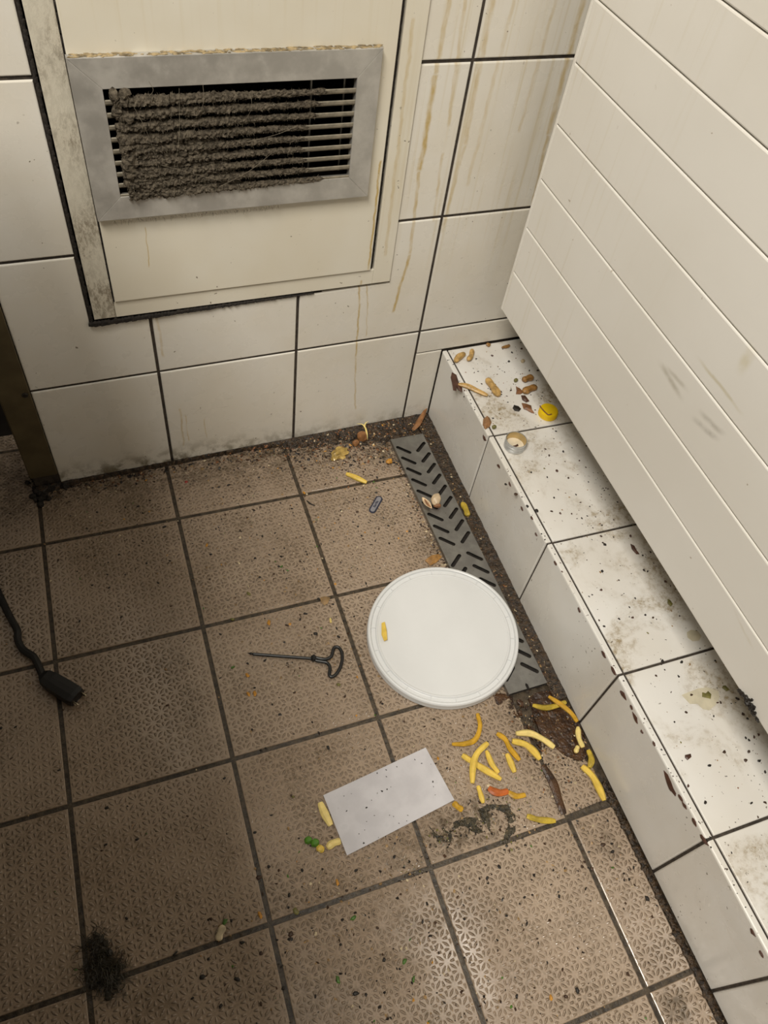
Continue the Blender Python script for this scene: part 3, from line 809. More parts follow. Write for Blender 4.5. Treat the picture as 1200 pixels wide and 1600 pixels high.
# ---------------------------------------------------------------- paper slip
P1, P2, P3, P4 = [Vector(p) for p in [(-0.3915,-0.5952,0.0022),(-0.2419,-0.5785,0.0022),(-0.2324,-0.6543,0.0022),(-0.3860,-0.6729,0.0022)]]
v = []; f = []; NU, NV = 24, 14
for top in (1, 0):
    for j in range(NV + 1):
        for i in range(NU + 1):
            a, b = i / NU, j / NV
            p = P1.lerp(P2, a).lerp(P4.lerp(P3, a), b)
            z = p.z + 0.0007 * noise.noise(p * 30) + 0.0008 * max(0, 1 - a * 5) + (0.0004 if top else 0)
            v.append((p.x, p.y, z))
K = (NU + 1) * (NV + 1)
for j in range(NV):
    for i in range(NU):
        a = j * (NU + 1) + i; q = (a, a + 1, a + NU + 2, a + NU + 1); f += [q, tuple(K + w for w in reversed(q))]
for i in range(NU):
    f += [(i, i + 1, K + i + 1, K + i), tuple(NV * (NU + 1) + w for w in (i, i + 1)) + tuple(K + NV * (NU + 1) + w for w in (i + 1, i))]
for j in range(NV):
    for c in (0, NU):
        a, b = j * (NU + 1) + c, (j + 1) * (NU + 1) + c; f.append((a, b, K + b, K + a))
tag(obj('paper_slip', v, f, M['paper'], smooth=False), 'damp white paper slip with dark specks lying on the floor tiles', 'paper')

# ---------------------------------------------------------------- T-handled tool
Z = 0.0045
tool = empty('t_handle_spike', (-0.3456,-0.4073,0.0000), 'black metal spike tool with a bent wire T handle on the floor', 'tool')
def rel(o, pts): return [Vector(p) - o.location for p in pts]
v, f = tube(smooth_path(rel(tool, [(-0.4255,-0.3786,0.0042),(-0.3888,-0.3935,0.0042),(-0.3484,-0.4096,0.0042)]), 6), 0.0022, 10); obj('shaft', v, f, M['black'], tool, smooth=True)
tp = smooth_path(rel(tool, [(-0.4323,-0.3749,0.0042),(-0.4255,-0.3786,0.0042)]), 8)
obj('threaded_tip', *tube(tp, lambda t: 0.0008 + 0.0014 * t + 0.0005 * math.sin(t * 40), 10), M['black'], tool, smooth=True)
cp = smooth_path(rel(tool, [(-0.3504,-0.4083,0.0048),(-0.3434,-0.4115,0.0048)]), 6)
obj('collar', *tube(cp, lambda t: 0.0045 - 0.001 * math.cos(t * 6.28), 12), M['black'], tool, smooth=True)
hp = smooth_path(rel(tool, [(-0.3438,-0.4097,0.0046),(-0.3341,-0.4153,0.0046),(-0.3273,-0.4163,0.0046),(-0.3211,-0.4135,0.0046),(-0.3159,-0.4051,0.0046),(-0.3116,-0.4022,0.0046),(-0.3068,-0.4053,0.0046),(-0.3057,-0.4136,0.0046),(-0.3088,-0.4242,0.0046),(-0.3159,-0.4354,0.0046),(-0.3246,-0.4429,0.0046),(-0.3312,-0.4444,0.0046),(-0.3332,-0.4403,0.0046),(-0.3290,-0.4303,0.0046),(-0.3307,-0.4225,0.0046),(-0.3362,-0.4188,0.0046),(-0.3451,-0.4140,0.0046)]), 5)
obj('wire_handle', *tube(hp, 0.0024, 10), M['black'], tool, smooth=True)

# ---------------------------------------------------------------- plug and cord
plug = empty('power_plug', (-0.6821,-0.3465,0.0000), 'black power plug with two pins on its cord at the left edge', 'plug')
def at_plug(p): return tuple(Vector(p) - plug.location)
pc = rel(plug, [(-0.6992,-0.3306,0.0100),(-0.6860,-0.3424,0.0100),(-0.6720,-0.3601,0.0100),(-0.6602,-0.3751,0.0100)])
d = (pc[-1] - pc[0]); d.z = 0; d.normalize(); s = Vector((-d.y, d.x, 0))
ln = (pc[-1] - pc[0]).length
sec = [(0.0, .006, .006), (0.10, .0105, .0085), (0.28, .0125, .0095), (0.62, .0135, .0095), (0.90, .0135, .0095), (1.0, .0120, .0080)]
v = []; f = []; n = 12
for t, w, h in sec:
    c = pc[0] + d * (ln * t); c.z = 0.0100
    for k in range(n):
        a = 2 * math.pi * (k + .5) / n; ca, sa = math.cos(a), math.sin(a); e = 1 / max(abs(ca), abs(sa)) ** 0.6
        v.append(c + s * (ca * w * e) + Vector((0, 0, sa * h * e)))
for i in range(len(sec) - 1):
    for k in range(n): f.append((i * n + k, i * n + (k + 1) % n, (i + 1) * n + (k + 1) % n, (i + 1) * n + k))
f += [tuple(range(n)), tuple(range((len(sec) - 1) * n, len(sec) * n))]
obj('plug_body', v, f, M['rubber'], plug, smooth=False)
for sg in (-1, 1):
    a = pc[0] + d * (ln * 0.97) + s * (0.0075 * sg); a.z = 0.010
    obj('pin', *tube([a, a + d * 0.0085, a + d * 0.0095], lambda t: 0.0019 if t < .9 else 0.0012, 10), M['pin'], plug, smooth=True)
cord = rel(plug, [(-0.7721,-0.0627,0.0075),(-0.7494,-0.1570,0.0075),(-0.7389,-0.1987,0.0075),(-0.7311,-0.2277,0.0075),(-0.7239,-0.2508,0.0075),(-0.7244,-0.2661,0.0075),(-0.7194,-0.2828,0.0075),(-0.7077,-0.2974,0.0075),(-0.7027,-0.3127,0.0075),(-0.6989,-0.3304,0.0075)])
obj('cord', *tube(smooth_path(cord, 5), 0.0050, 10), M['rubber'], plug, smooth=True)

# ---------------------------------------------------------------- unseen steel table at the left, added to shade the floor and wall
tb = empty('shade_table', (-1.05, -0.95, 0.0), 'unseen steel table added left of the picture to shade the floor', 'table')
v, f = slab(rect(-0.50, 0.435, -0.95, 0.76), 0.04, 0.003); obj('shade_tabletop', [(a, b, 0.78 + w) for a, b, w in v], f, M['foot_and_shade_table_steel'], tb)
v, f = slab(rect(-0.48, 0.10, -0.92, 0.59), 0.02, 0.003); obj('shade_table_shelf', [(a, b, 0.20 + w) for a, b, w in v], f, M['foot_and_shade_table_steel'], tb)
for x in (-0.46, 0.08):
    for y in (-0.90, 0.57): obj('shade_table_leg', *box(x - .018, x + .018, y - .018, y + .018, 0.0, 0.745), M['foot_and_shade_table_steel'], tb)

# ---------------------------------------------------------------- small tag with lettering
tg = empty('oval_tag', (-0.1646,-0.1717,0.0008), 'small navy oval tag with grey centre and dark lettering by the drain', 'tag')
a, b = [Vector(p) for p in [(-0.1763,-0.1837,-0.0000),(-0.1522,-0.1583,0.0000)]]
ang = math.atan2((b - a).y, (b - a).x); L2 = (b - a).length
def oval(l, w, n=9):
    out = []
    for sg, base in ((1, -90), (-1, 90)):
        for k in range(n):
            t = math.radians(base + 180 * k / (n - 1)); out.append((sg * (l / 2 - w / 2) + w / 2 * math.cos(t), w / 2 * math.sin(t)))
    return out
tg.rotation_euler = (0, 0, ang)
for nm, l, w, z, mt in (('tag_border', L2 + 0.004, 0.0122, 0.0, 'tag_blue'), ('tag_field', L2 - 0.0010, 0.0076, 0.0008, 'tag_grey')):
    v, f = slab(oval(l, w), 0.0008, 0.0003); obj(nm, [(x, y, z + 0.0008 + q) for x, y, q in v], f, M[mt], tg)
tc = bpy.data.curves.new('lettering', 'FONT'); tc.body = 'Barilla'; tc.size = 0.0060; tc.align_x = 'CENTER'; tc.align_y = 'CENTER'; tc.extrude = 0.0001; tc.offset = 0.00012
t = bpy.data.objects.new('temp_text', tc); COL.objects.link(t); bpy.context.view_layer.update()
me = bpy.data.meshes.new_from_object(t.evaluated_get(bpy.context.evaluated_depsgraph_get())); bpy.data.objects.remove(t); bpy.data.curves.remove(tc)
me.materials.clear(); me.materials.append(M['tag_blue']); me.name = 'lettering'
t = bpy.data.objects.new('lettering', me); t.parent = tg; t.location = (0, 0, 0.00175); COL.objects.link(t)

# ---------------------------------------------------------------- fries and strips
FR = 'fries and vegetable strips spilled on the floor'
def strip(name, pts, r, mat, label, cat, sq=0.7, flat=1.0, group=FR, taper=0.35, seg=8):
    path = smooth_path(pts, 5)
    rf = lambda t: 1.13 * r * (1 - taper * abs(2 * t - 1) ** 6) * (1 + 0.10 * math.sin(t * 9 + len(label)))
    v, f = tube(path, rf, seg, flat, sq)
    return tag(obj(name, v, f, M[mat], smooth=False), label, cat, group)
for pts, r, mt, fl, lab in (
    ([(-0.1541,-0.5569,0.0030),(-0.1585,-0.5748,0.0030),(-0.1721,-0.5894,0.0030),(-0.1874,-0.5910,0.0030),(-0.2062,-0.5858,0.0030)], .0034, 'fry_amber', .7, 'amber J-shaped fry nearest the white lid'),
    ([(-0.1994,-0.6042,0.0045),(-0.1839,-0.6247,0.0045),(-0.1627,-0.6504,0.0045)], .0042, 'fry', .9, 'straight yellow fry crossed over by a bent one'),
    ([(-0.1615,-0.6018,0.0115),(-0.1820,-0.6107,0.0115),(-0.1942,-0.6247,0.0115),(-0.2041,-0.6443,0.0115)], .0042, 'fry', .8, 'bent yellow fry lying across another fry'),
    ([(-0.1649,-0.6089,0.0040),(-0.1657,-0.6269,0.0040),(-0.1621,-0.6416,0.0040)], .0036, 'fry', .9, 'short yellow fry right of the crossed pair'),
    ([(-0.1409,-0.5915,0.0042),(-0.1334,-0.6024,0.0042),(-0.1325,-0.6168,0.0042),(-0.1269,-0.6352,0.0042)], .0036, 'fry_amber', .8, 'orange yellow fry slanting down beside a plump yellow one'),
    ([(-0.1255,-0.6081,0.0050),(-0.1104,-0.6177,0.0050),(-0.1029,-0.6304,0.0050),(-0.0998,-0.6434,0.0050)], .0046, 'fry', .9, 'plump curved yellow fry beside the floor joint'),
    ([(-0.1399,-0.6217,0.0042),(-0.1403,-0.6344,0.0042),(-0.1410,-0.6477,0.0042)], .0040, 'fry', .9, 'stubby yellow fry between the crossed pair and the plump one'),
    ([(-0.1163,-0.6006,0.0070),(-0.0973,-0.6067,0.0070),(-0.0838,-0.6196,0.0070),(-0.0739,-0.6350,0.0070)], .0042, 'fry_pale', .9, 'pale curved fry lying across the dark floor joint'),
    ([(-0.1955,-0.6480,0.0036),(-0.1971,-0.6596,0.0036),(-0.1984,-0.6704,0.0036)], .0032, 'fry', .8, 'small yellow fry beside the orange strip'),
    ([(-0.0757,-0.5716,0.0090),(-0.0598,-0.5807,0.0090),(-0.0401,-0.5830,0.0090),(-0.0270,-0.5821,0.0090)], .0036, 'fry_olive', .8, 'dull yellow fry lying level at the top of the brown pit'),
    ([(-0.0490,-0.5679,0.0130),(-0.0368,-0.5858,0.0130),(-0.0295,-0.6010,0.0130),(-0.0276,-0.6143,0.0130)], .0034, 'fry_amber', .8, 'thin amber fry slanting over the brown pit to the ledge'),
    ([(-0.0273,-0.6197,0.0070),(-0.0338,-0.6330,0.0070),(-0.0350,-0.6477,0.0070)], .0036, 'fry_pale', .9, 'pale fry end upright against the ledge tile'),
    ([(-0.0480,-0.6502,0.0050),(-0.0400,-0.6434,0.0050)], .0032, 'fry_pale', .9, 'small pale fry stub at the right of the brown pit'),
    ([(-0.0486,-0.6694,0.0050),(-0.0416,-0.6853,0.0050),(-0.0410,-0.7034,0.0050),(-0.0425,-0.7195,0.0050)], .0046, 'fry', .9, 'long yellow fry against the ledge near the pit'),
    ([(-0.0286,-0.6526,0.0045),(-0.0306,-0.6650,0.0045),(-0.0394,-0.6750,0.0045)], .0040, 'fry_olive', .7, 'greenish yellow fry leaning on the ledge above the long one'),
    ([(-0.1610,-0.6672,0.0032),(-0.1530,-0.6760,0.0032),(-0.1399,-0.6786,0.0032)], .0036, 'fry_amber', .6, 'flat amber strip touching the orange strip'),
    ([(-0.1505,-0.7032,0.0030),(-0.1374,-0.7126,0.0030),(-0.1172,-0.7211,0.0030)], .0038, 'fry_olive', .6, 'brown tipped strip lying by the joint near the sludge ring'),
    ([(-0.2356,-0.6570,0.0035),(-0.2328,-0.6630,0.0035),(-0.2276,-0.6698,0.0035)], .0038, 'fry_amber', .7, 'small amber scrap at the right corner of the paper'),
    ([(-0.3984,-0.6030,0.0050),(-0.3971,-0.6174,0.0050),(-0.3940,-0.6338,0.0050)], .0048, 'fry_pale', .7, 'pale fry along the left edge of the paper'),
    ([(-0.4065,-0.6571,0.0045),(-0.3982,-0.6545,0.0045),(-0.3884,-0.6547,0.0045)], .0044, 'fry_pale', .8, 'short pale fry below the left corner of the paper'),
    ([(-0.1918,-0.0984,0.0046),(-0.1787,-0.1106,0.0046),(-0.1646,-0.1259,0.0046)], .0042, 'fry', .9, 'lone yellow fry on the floor near the back wall'),
    ([(-0.3320,-0.3444,0.0000),(-0.3030,-0.3531,0.0000)][1:] + [(-0.3049,-0.3615,0.0020)], .0016, 'fry_pale', .8, 'thin pale sliver left of the white lid')):
    strip('french_fry', pts, r, mt, lab, 'fry', flat=fl)
strip('carrot_strip', [(-0.1834,-0.6546,0.0034),(-0.1782,-0.6616,0.0034),(-0.1700,-0.6660,0.0034),(-0.1599,-0.6668,0.0034)], .0046, 'carrot', 'orange carrot strip among the yellow fries', 'carrot', flat=.6)
strip('fry_stub', [(-0.4174,-0.6580,0.0042),(-0.4117,-0.6529,0.0042)], .0050, 'fry', 'round ended yellow stub touching the green skins', 'fry', flat=.8)
v, f = flake_geo([(-0.2387,-0.3926,0.0195),(-0.2335,-0.3920,0.0195),(-0.2356,-0.4056,0.0195),(-0.2401,-0.4204,0.0195),(-0.2453,-0.4209,0.0195),(-0.2453,-0.4102,0.0195)], 0.0012, 0.0006); 
tag(obj('potato_peel', v, f, M['fry']), 'flat yellow peel stuck on the white lid', 'peel')
for p, r, lab in (((-0.4257,-0.6412,0.0046), .0052, 'dark green round skin farther from the pale fry'), ((-0.4188,-0.6468,0.0050), .0056, 'bright green round skin next to the yellow stub')):
    o = tag(obj('pea_skin', *blob(p, r, r * .9, r * .7, .3, .2, 3), M['pea'], smooth=True), lab, 'vegetable', 'green skins left of the paper')
# brown gunk rope pressed in the joint below the pit
strip('gunk_rope', [(-0.0992,-0.6511,0.0030),(-0.0973,-0.6662,0.0030),(-0.0971,-0.6805,0.0030),(-0.1002,-0.6988,0.0030),(-0.1023,-0.7169,0.0030)], .0058, 'sludge_brown', 'brown greasy rope of gunk pressed into the floor joint', 'grime', 0.2, .5, None)

# ---------------------------------------------------------------- things on the ledge
def scrap(name, pts, r, mat, label, cat='food scrap', flat=.7, grp='food scraps on the white ledge', sq=.3, taper=.5):
    return strip(name, pts, r, mat, label, cat, sq, flat, grp, taper, 10)
scrap('potato_peel', [(0.0084,-0.0345,0.1591),(0.0211,-0.0245,0.1591),(0.0331,-0.0191,0.1591)], .0055, 'chip_tan', 'tan curled peel closest to the ledge corner at the back wall')
scrap('potato_peel', [(0.0312,-0.0365,0.1591),(0.0413,-0.0275,0.1591),(0.0502,-0.0131,0.1591)], .0042, 'chip_tan', 'slim tan peel standing beside the curled one at the back')
scrap('potato_peel', [(-0.0085,-0.0857,0.1596),(0.0042,-0.0933,0.1596),(0.0155,-0.1065,0.1596),(0.0281,-0.1216,0.1596)], .0046, 'chip_tan', 'long tan peel strip reaching over the ledge edge', flat=.6)
scrap('potato_peel', [(0.0431,-0.0867,0.1606),(0.0446,-0.1009,0.1606),(0.0455,-0.1163,0.1606),(0.0461,-0.1270,0.1606)], .0062, 'chip_tan', 'thick tan peel chunk in the middle of the first ledge tile', flat=.8)
scrap('potato_peel', [(0.1023,-0.1027,0.1596),(0.1130,-0.1006,0.1596),(0.1232,-0.0998,0.1596)], .0056, 'chip_brown', 'upper brown peel chunk beside the panel', flat=.8)
scrap('potato_peel', [(0.0901,-0.1290,0.1596),(0.1021,-0.1243,0.1596),(0.1177,-0.1219,0.1596)], .0062, 'chip_brown', 'lower brown peel chunk touching a torn leaf', flat=.7)
scrap('potato_peel', [(0.1040,-0.0191,0.1581),(0.1155,-0.0183,0.1581),(0.1204,-0.0161,0.1581)], .0028, 'chip_brown', 'thin dark peel curl close to the back wall')
scrap('potato_peel', [(0.0816,-0.0040,0.1581),(0.0861,-0.0100,0.1581)], .0040, 'chip_brown', 'small orange brown peel against the back wall', flat=.5)
for p, r, mt, lab in (((0.0916,-0.0986,0.1581), .0042, 'olive', 'small olive green pip left of the brown chunks'), ((0.0088,-0.1867,0.1586), .0042, 'olive', 'olive green pip beside the tan leaf at the ledge edge'),
                  ((0.1261,-0.0574,0.1569), .0042, 'palecrumb', 'pale tan crumb between the back wall and the brown chunks')):
    tag(obj('pip', *blob(p, r, r * .8, r * .75, .4, .15, 5), M[mt], smooth=True), lab, 'pip', 'food scraps on the white ledge')
LE = 'dry leaves on the white ledge'
def leaf(pts, mat, lab, dome=.002, thick=.0006, cat='leaf', grp=LE, name='dry_leaf'):
    v, f = flake_geo(pts, thick, dome); return tag(obj(name, v, f, M[mat]), lab, cat, grp)
leaf([(-0.0055,-0.0545,0.1559),(-0.0006,-0.0619,0.1559),(-0.0039,-0.0797,0.1559),(-0.0036,-0.0920,0.1559),(-0.0079,-0.1015,0.1559),(-0.0122,-0.0960,0.1559),(-0.0128,-0.0868,0.1559),(-0.0160,-0.0966,0.1559),(-0.0205,-0.0940,0.1559),(-0.0154,-0.0770,0.1559),(-0.0126,-0.0653,0.1559)], 'leaf_dark', 'dark red brown leaf hanging over the ledge edge', .0025)
leaf([(0.0094,-0.1605,0.1563),(0.0116,-0.1654,0.1563),(0.0104,-0.1750,0.1563),(0.0032,-0.1831,0.1563),(-0.0061,-0.1863,0.1563),(-0.0060,-0.1766,0.1563),(0.0003,-0.1654,0.1563)], 'leaf_tan', 'tan dry leaf at the joint of the first two ledge tiles', .004)
leaf([(0.0863,-0.1104,0.1559),(0.0906,-0.1161,0.1559),(0.0929,-0.1258,0.1559),(0.0855,-0.1286,0.1559),(0.0781,-0.1268,0.1559),(0.0832,-0.1189,0.1559)], 'leaf_brown', 'torn brown leaf touching the lower peel chunk', .003)
leaf([(0.0852,-0.1315,0.1559),(0.0915,-0.1331,0.1559),(0.0923,-0.1408,0.1559),(0.0928,-0.1469,0.1559),(0.0861,-0.1483,0.1559),(0.0825,-0.1414,0.1559)], 'leaf_dark', 'small dark leaf below the torn brown leaf', .003)
leaf([(0.0781,-0.1478,0.1559),(0.0848,-0.1509,0.1559),(0.0911,-0.1569,0.1559),(0.0881,-0.1650,0.1559),(0.0883,-0.1739,0.1559),(0.0837,-0.1713,0.1559),(0.0791,-0.1643,0.1559),(0.0752,-0.1604,0.1559)], 'leaf_brown', 'crumpled brown leaf left of the yellow cap', .003)
leaf([(0.0636,-0.1487,0.1559),(0.0696,-0.1531,0.1559),(0.0711,-0.1594,0.1559),(0.0653,-0.1638,0.1559),(0.0587,-0.1607,0.1559),(0.0582,-0.1547,0.1559)], 'dark', 'black blot of charred leaf left of the crumpled leaf', .002)
leaf([(0.0723,-0.6662,0.1557),(0.0753,-0.6689,0.1557),(0.0806,-0.6670,0.1557),(0.0821,-0.6720,0.1557),(0.0777,-0.6767,0.1557),(0.0687,-0.6713,0.1557)], 'olive', 'olive green leaf bit in the middle of a tan dried smear', .0012)
leaf([(0.0040,-0.7270,0.1557),(0.0117,-0.7279,0.1557),(0.0102,-0.7315,0.1557),(0.0034,-0.7332,0.1557),(0.0022,-0.7296,0.1557)], 'leaf_dark', 'dark brown scale below the tan smear on the ledge', .001)
leaf([(0.1037,-0.6671,0.1557),(0.1075,-0.6674,0.1557),(0.1094,-0.6743,0.1557),(0.1043,-0.6745,0.1557),(0.1012,-0.6690,0.1557)], 'olive', 'folded grey green flake near the panel edge', .001)
leaf([(0.1065,-0.5361,0.1557),(0.1088,-0.5389,0.1557),(0.1089,-0.5451,0.1557),(0.1039,-0.5477,0.1557),(0.1024,-0.5421,0.1557)], 'olive', 'olive flake on the third ledge tile by the panel', .001)
leaf([(0.1051,-0.4418,0.1557),(0.1088,-0.4463,0.1557),(0.1074,-0.4572,0.1557),(0.1083,-0.4609,0.1557),(0.1037,-0.4596,0.1557),(0.1021,-0.4501,0.1557)], 'leaf_dark', 'curled dark brown scrap on the third ledge tile near its back joint', .0016)
# dried tan smear
v, f = flake_geo([(0.0448,-0.6609,0.1553),(0.0548,-0.6605,0.1553),(0.0700,-0.6599,0.1553),(0.0833,-0.6623,0.1553),(0.0940,-0.6711,0.1553),(0.0903,-0.6788,0.1553),(0.0792,-0.6858,0.1553),(0.0671,-0.6890,0.1553),(0.0602,-0.6850,0.1553),(0.0578,-0.6773,0.1553),(0.0482,-0.6742,0.1553)], 0.00025, 0.0001)
tag(obj('dried_smear', v, f, M['smear']), 'tan dried smear on the ledge tile around a green leaf bit', 'stain')
v, f = flake_geo([(0.1032,-0.5875,0.1553),(0.1114,-0.5861,0.1553),(0.1189,-0.5903,0.1553),(0.1195,-0.5984,0.1553),(0.1121,-0.6030,0.1553),(0.1030,-0.6012,0.1553),(0.0996,-0.5943,0.1553)], 0.00025, 0.0001)
tag(obj('dried_smear', v, f, M['smear']), 'pale round dried smear on the ledge at the panel foot', 'stain')

# yellow cap
yc = empty('bottle_cap', (0.1083,-0.1810,0.1551), 'yellow plastic bottle cap with a brown twig on top', 'cap', group='bottle caps on the ledge')
cr, ch = 0.0150, 0.0120
ys = obj('cap_shell', *lathe([(cr - .0006, 0.0), (cr, 0.0006), (cr, ch - .0022), (cr - .0008, ch - .0006), (cr - .0025, ch), (0.0, ch)], 40), M['yellow_plastic'], yc, smooth=False, origin=(0, 0, 0))
for k in range(40):
    t = 2 * math.pi * k / 40; c, s = math.cos(t), math.sin(t); v, f = box(cr - .0003, cr + .0005, -.0005, .0005, .001, ch - .003)
    obj('grip_rib', [(x * c - y * s, x * s + y * c, z) for x, y, z in v], f, M['yellow_plastic'], ys)
v, f = tube(smooth_path([(0.0959,-0.1708,0.1683),(0.0965,-0.1797,0.1683),(0.0982,-0.1873,0.1683),(0.1003,-0.1922,0.1683),(0.1062,-0.1922,0.1683)], 4), 0.0009, 6); tag(obj('twig', v, f, M['leaf_brown']), 'brown twig with a withered tip lying on the yellow cap', 'twig')
# metal cap
mc = empty('screw_cap', (0.0233,-0.2298,0.1551), 'upturned silver metal screw cap with a pale liner', 'cap', group='bottle caps on the ledge')
mr, mh = 0.0165, 0.0165
obj('cap_shell', *lathe([(mr - .001, 0), (mr, .0012), (mr, .0050), (mr - .0005, .0056), (mr, .0062), (mr, .0105), (mr - .0006, .0112), (mr, .0118), (mr + .0002, mh), (mr - .0006, mh), (mr - .0008, .0025), (0.0, .0025)], 48), M['cap_alu'], mc, smooth=True, origin=(0, 0, 0))
obj('cap_lining', *lathe([(mr - .0011, .0042), (mr - .0009, mh - .0006), (mr - .0014, mh - .0008), (mr - .0016, .0042)], 48, False), M['cap_inside'], mc, smooth=True, origin=(0, 0, 0))
obj('liner_disc', *lathe([(mr - .0018, .0026), (mr - .0018, .0042), (0.0, .0042)], 40), M['cap_liner'], mc, origin=(0, 0, 0))
v, f = flake_geo([(0.0189,-0.2316,0.1597),(0.0235,-0.2314,0.1597),(0.0286,-0.2300,0.1597),(0.0278,-0.2339,0.1597),(0.0217,-0.2350,0.1597),(0.0181,-0.2354,0.1597)], .0006, .0006); tag(obj('leaf_scrap', v, f, M['leaf_dark']), 'dark curled scrap lying inside the silver screw cap', 'leaf')

# ---------------------------------------------------------------- things by the drain and wall
gc = empty('garlic_clove', (-0.0692,-0.1994,0.0090), 'pale garlic clove lying on the steel drain cover', 'garlic', group='garlic on the drain cover')
o = gc.location
obj('clove', *blob((0.0005, 0.001, 0.0068), .0085, .0125, .0085, -0.55, .15, 2), M['garlic'], gc, smooth=True)
obj('root_end', *blob((-.0015, -.0110, 0.0048), .0068, .0030, .0045, -.2, .3, 4), M['garlic_brown'], gc, smooth=True)
gs = empty('garlic_skin', (-0.0881,-0.1998,0.0090), 'open empty garlic skin beside the clove on the drain cover', 'garlic', group='garlic on the drain cover')
v = []; f = []
for i in range(9):
    t = i / 8; w = math.sin(math.pi * (0.06 + 0.9 * t)) * 0.0052
    for k in range(7):
        a = math.pi * (k / 6) ; v.append((0.002 - 0.010 * (t - .5) * -0.6 + w * math.cos(a), 0.012 - 0.026 * t, 0.0065 - w * math.sin(a) * 1.1 + 0.0004))
for i in range(8):
    for k in range(6): f.append((i * 7 + k, i * 7 + k + 1, (i + 1) * 7 + k + 1, (i + 1) * 7 + k))
sk = obj('husk', v, f, M['garlic'], gs, smooth=True); so = sk.modifiers.new('thick', 'SOLIDIFY'); so.thickness = 0.0006
obj('dried_heart', *tube(smooth_path([(0.002, .008, .0042), (.003, 0, .0036), (.005, -.010, .0042)], 4), .0016, 6), M['garlic_brown'], gs)
def bl(name, p, rx, ry, rz, rot, mt, lab, cat, lump=.5, seed=1, grp=None):
    return tag(obj(name, *blob(p, rx, ry, rz, rot, lump, seed, 3), M[mt], smooth=True), lab, cat, grp)
bl('grease_glob', (-0.1882,-0.0501,0.0030), .017, .011, .006, .4, 'glob', 'translucent yellow grease glob on the dirt by the back wall', 'grease', .6, 2)
bl('onion_piece', (-0.1372,-0.0257,0.0060), .0100, .0085, .010, .3, 'onion', 'glossy brown onion piece against the back wall', 'onion', .3, 3)
bl('onion_piece', (-0.1525,-0.0356,0.0040), .0065, .0055, .006, .3, 'onion', 'small round red brown onion bit in front of the onion piece', 'onion', .2, 5)
v, f = tube(smooth_path([Vector(p) + Vector((0, 0, z)) for p, z in zip([(-0.1420,-0.0041,0.0080),(-0.1324,-0.0113,0.0080),(-0.1304,-0.0262,0.0080),(-0.1333,-0.0411,0.0080)], (.010, .012, .010, .004))], 5), lambda t: .0016 * (1.1 - abs(2 * t - 1)), 6, .5)
tag(obj('straw_sliver', v, f, M['fry_pale']), 'pale forked straw sliver sticking up from the onion piece', 'straw')
v, f = tube(smooth_path([Vector(p) + Vector((0, 0, z)) for p, z in zip([(-0.1192,-0.0050,0.0080),(-0.1290,-0.0122,0.0080),(-0.1325,-0.0319,0.0080)], (.012, .012, .008))], 5), lambda t: .0014 * (1.1 - abs(2 * t - 1)), 6, .5)
tag(obj('straw_sliver', v, f, M['fry_pale']), 'shorter pale straw sliver beside the forked one', 'straw')
v, f = flake_geo([Vector(p) + Vector((0, 0, z)) for p, z in zip([(-0.0448,-0.0315,0.0060),(-0.0302,-0.0172,0.0060),(-0.0113,-0.0020,0.0060),(-0.0024,0.0008,0.0060),(-0.0122,-0.0135,0.0060),(-0.0276,-0.0294,0.0060),(-0.0403,-0.0359,0.0060)], (0, .004, .010, .012, .008, .003, 0))], .0008, .003)
tag(obj('onion_skin', v, f, M['onion']), 'brown papery onion skin in the corner of wall and ledge', 'onion')
v, f = flake_geo([(-0.3072,-0.3159,0.0010),(-0.3000,-0.3157,0.0010),(-0.2924,-0.3203,0.0010),(-0.2992,-0.3287,0.0010),(-0.3048,-0.3305,0.0010),(-0.3080,-0.3249,0.0010)], .0006, .002); tag(obj('onion_skin', v, f, M['tancrumb']), 'tan onion skin lying on the floor joint above the tool', 'onion')
bl('yellow_crumb', (-0.1101,-0.0902,0.0030), .0055, .0048, .004, 0, 'orange', 'yellow orange crumb left of the drain cover', 'crumb', .5, 4)
scrap('corn_scrap', [(-0.0258,-0.2129,0.0110),(-0.0256,-0.2283,0.0110),(-0.0280,-0.2414,0.0110)], .0050, 'fry_olive', 'yellow peel wedged between the drain cover and the ledge', flat=.7, grp=None)
v, f = flake_geo([(-0.1277,-0.2988,0.0020),(-0.1139,-0.2926,0.0020),(-0.1010,-0.2937,0.0020),(-0.0994,-0.3006,0.0020),(-0.1112,-0.3073,0.0020),(-0.1235,-0.3101,0.0020)], .0008, .003); tag(obj('onion_skin', v, f, M['chip_brown']), 'brown skin scrap poking out above the white lid', 'onion')
scrap('leaf_strip', [(-0.5527,-0.7108,0.0022),(-0.5490,-0.7040,0.0022),(-0.5431,-0.6978,0.0022)], .0042, 'palecrumb', 'pale dried leaf strip with a green tip on the lower joint', 'leaf', .4, None)
v, f = flake_geo([(-0.5447,-0.6951,0.0015),(-0.5416,-0.6913,0.0015),(-0.5375,-0.6928,0.0015),(-0.5398,-0.6961,0.0015),(-0.5431,-0.6977,0.0015)], .0006, .001); tag(obj('leaf_tip', v, f, M['green']), 'green leaf tip at the end of the pale dried strip', 'leaf')

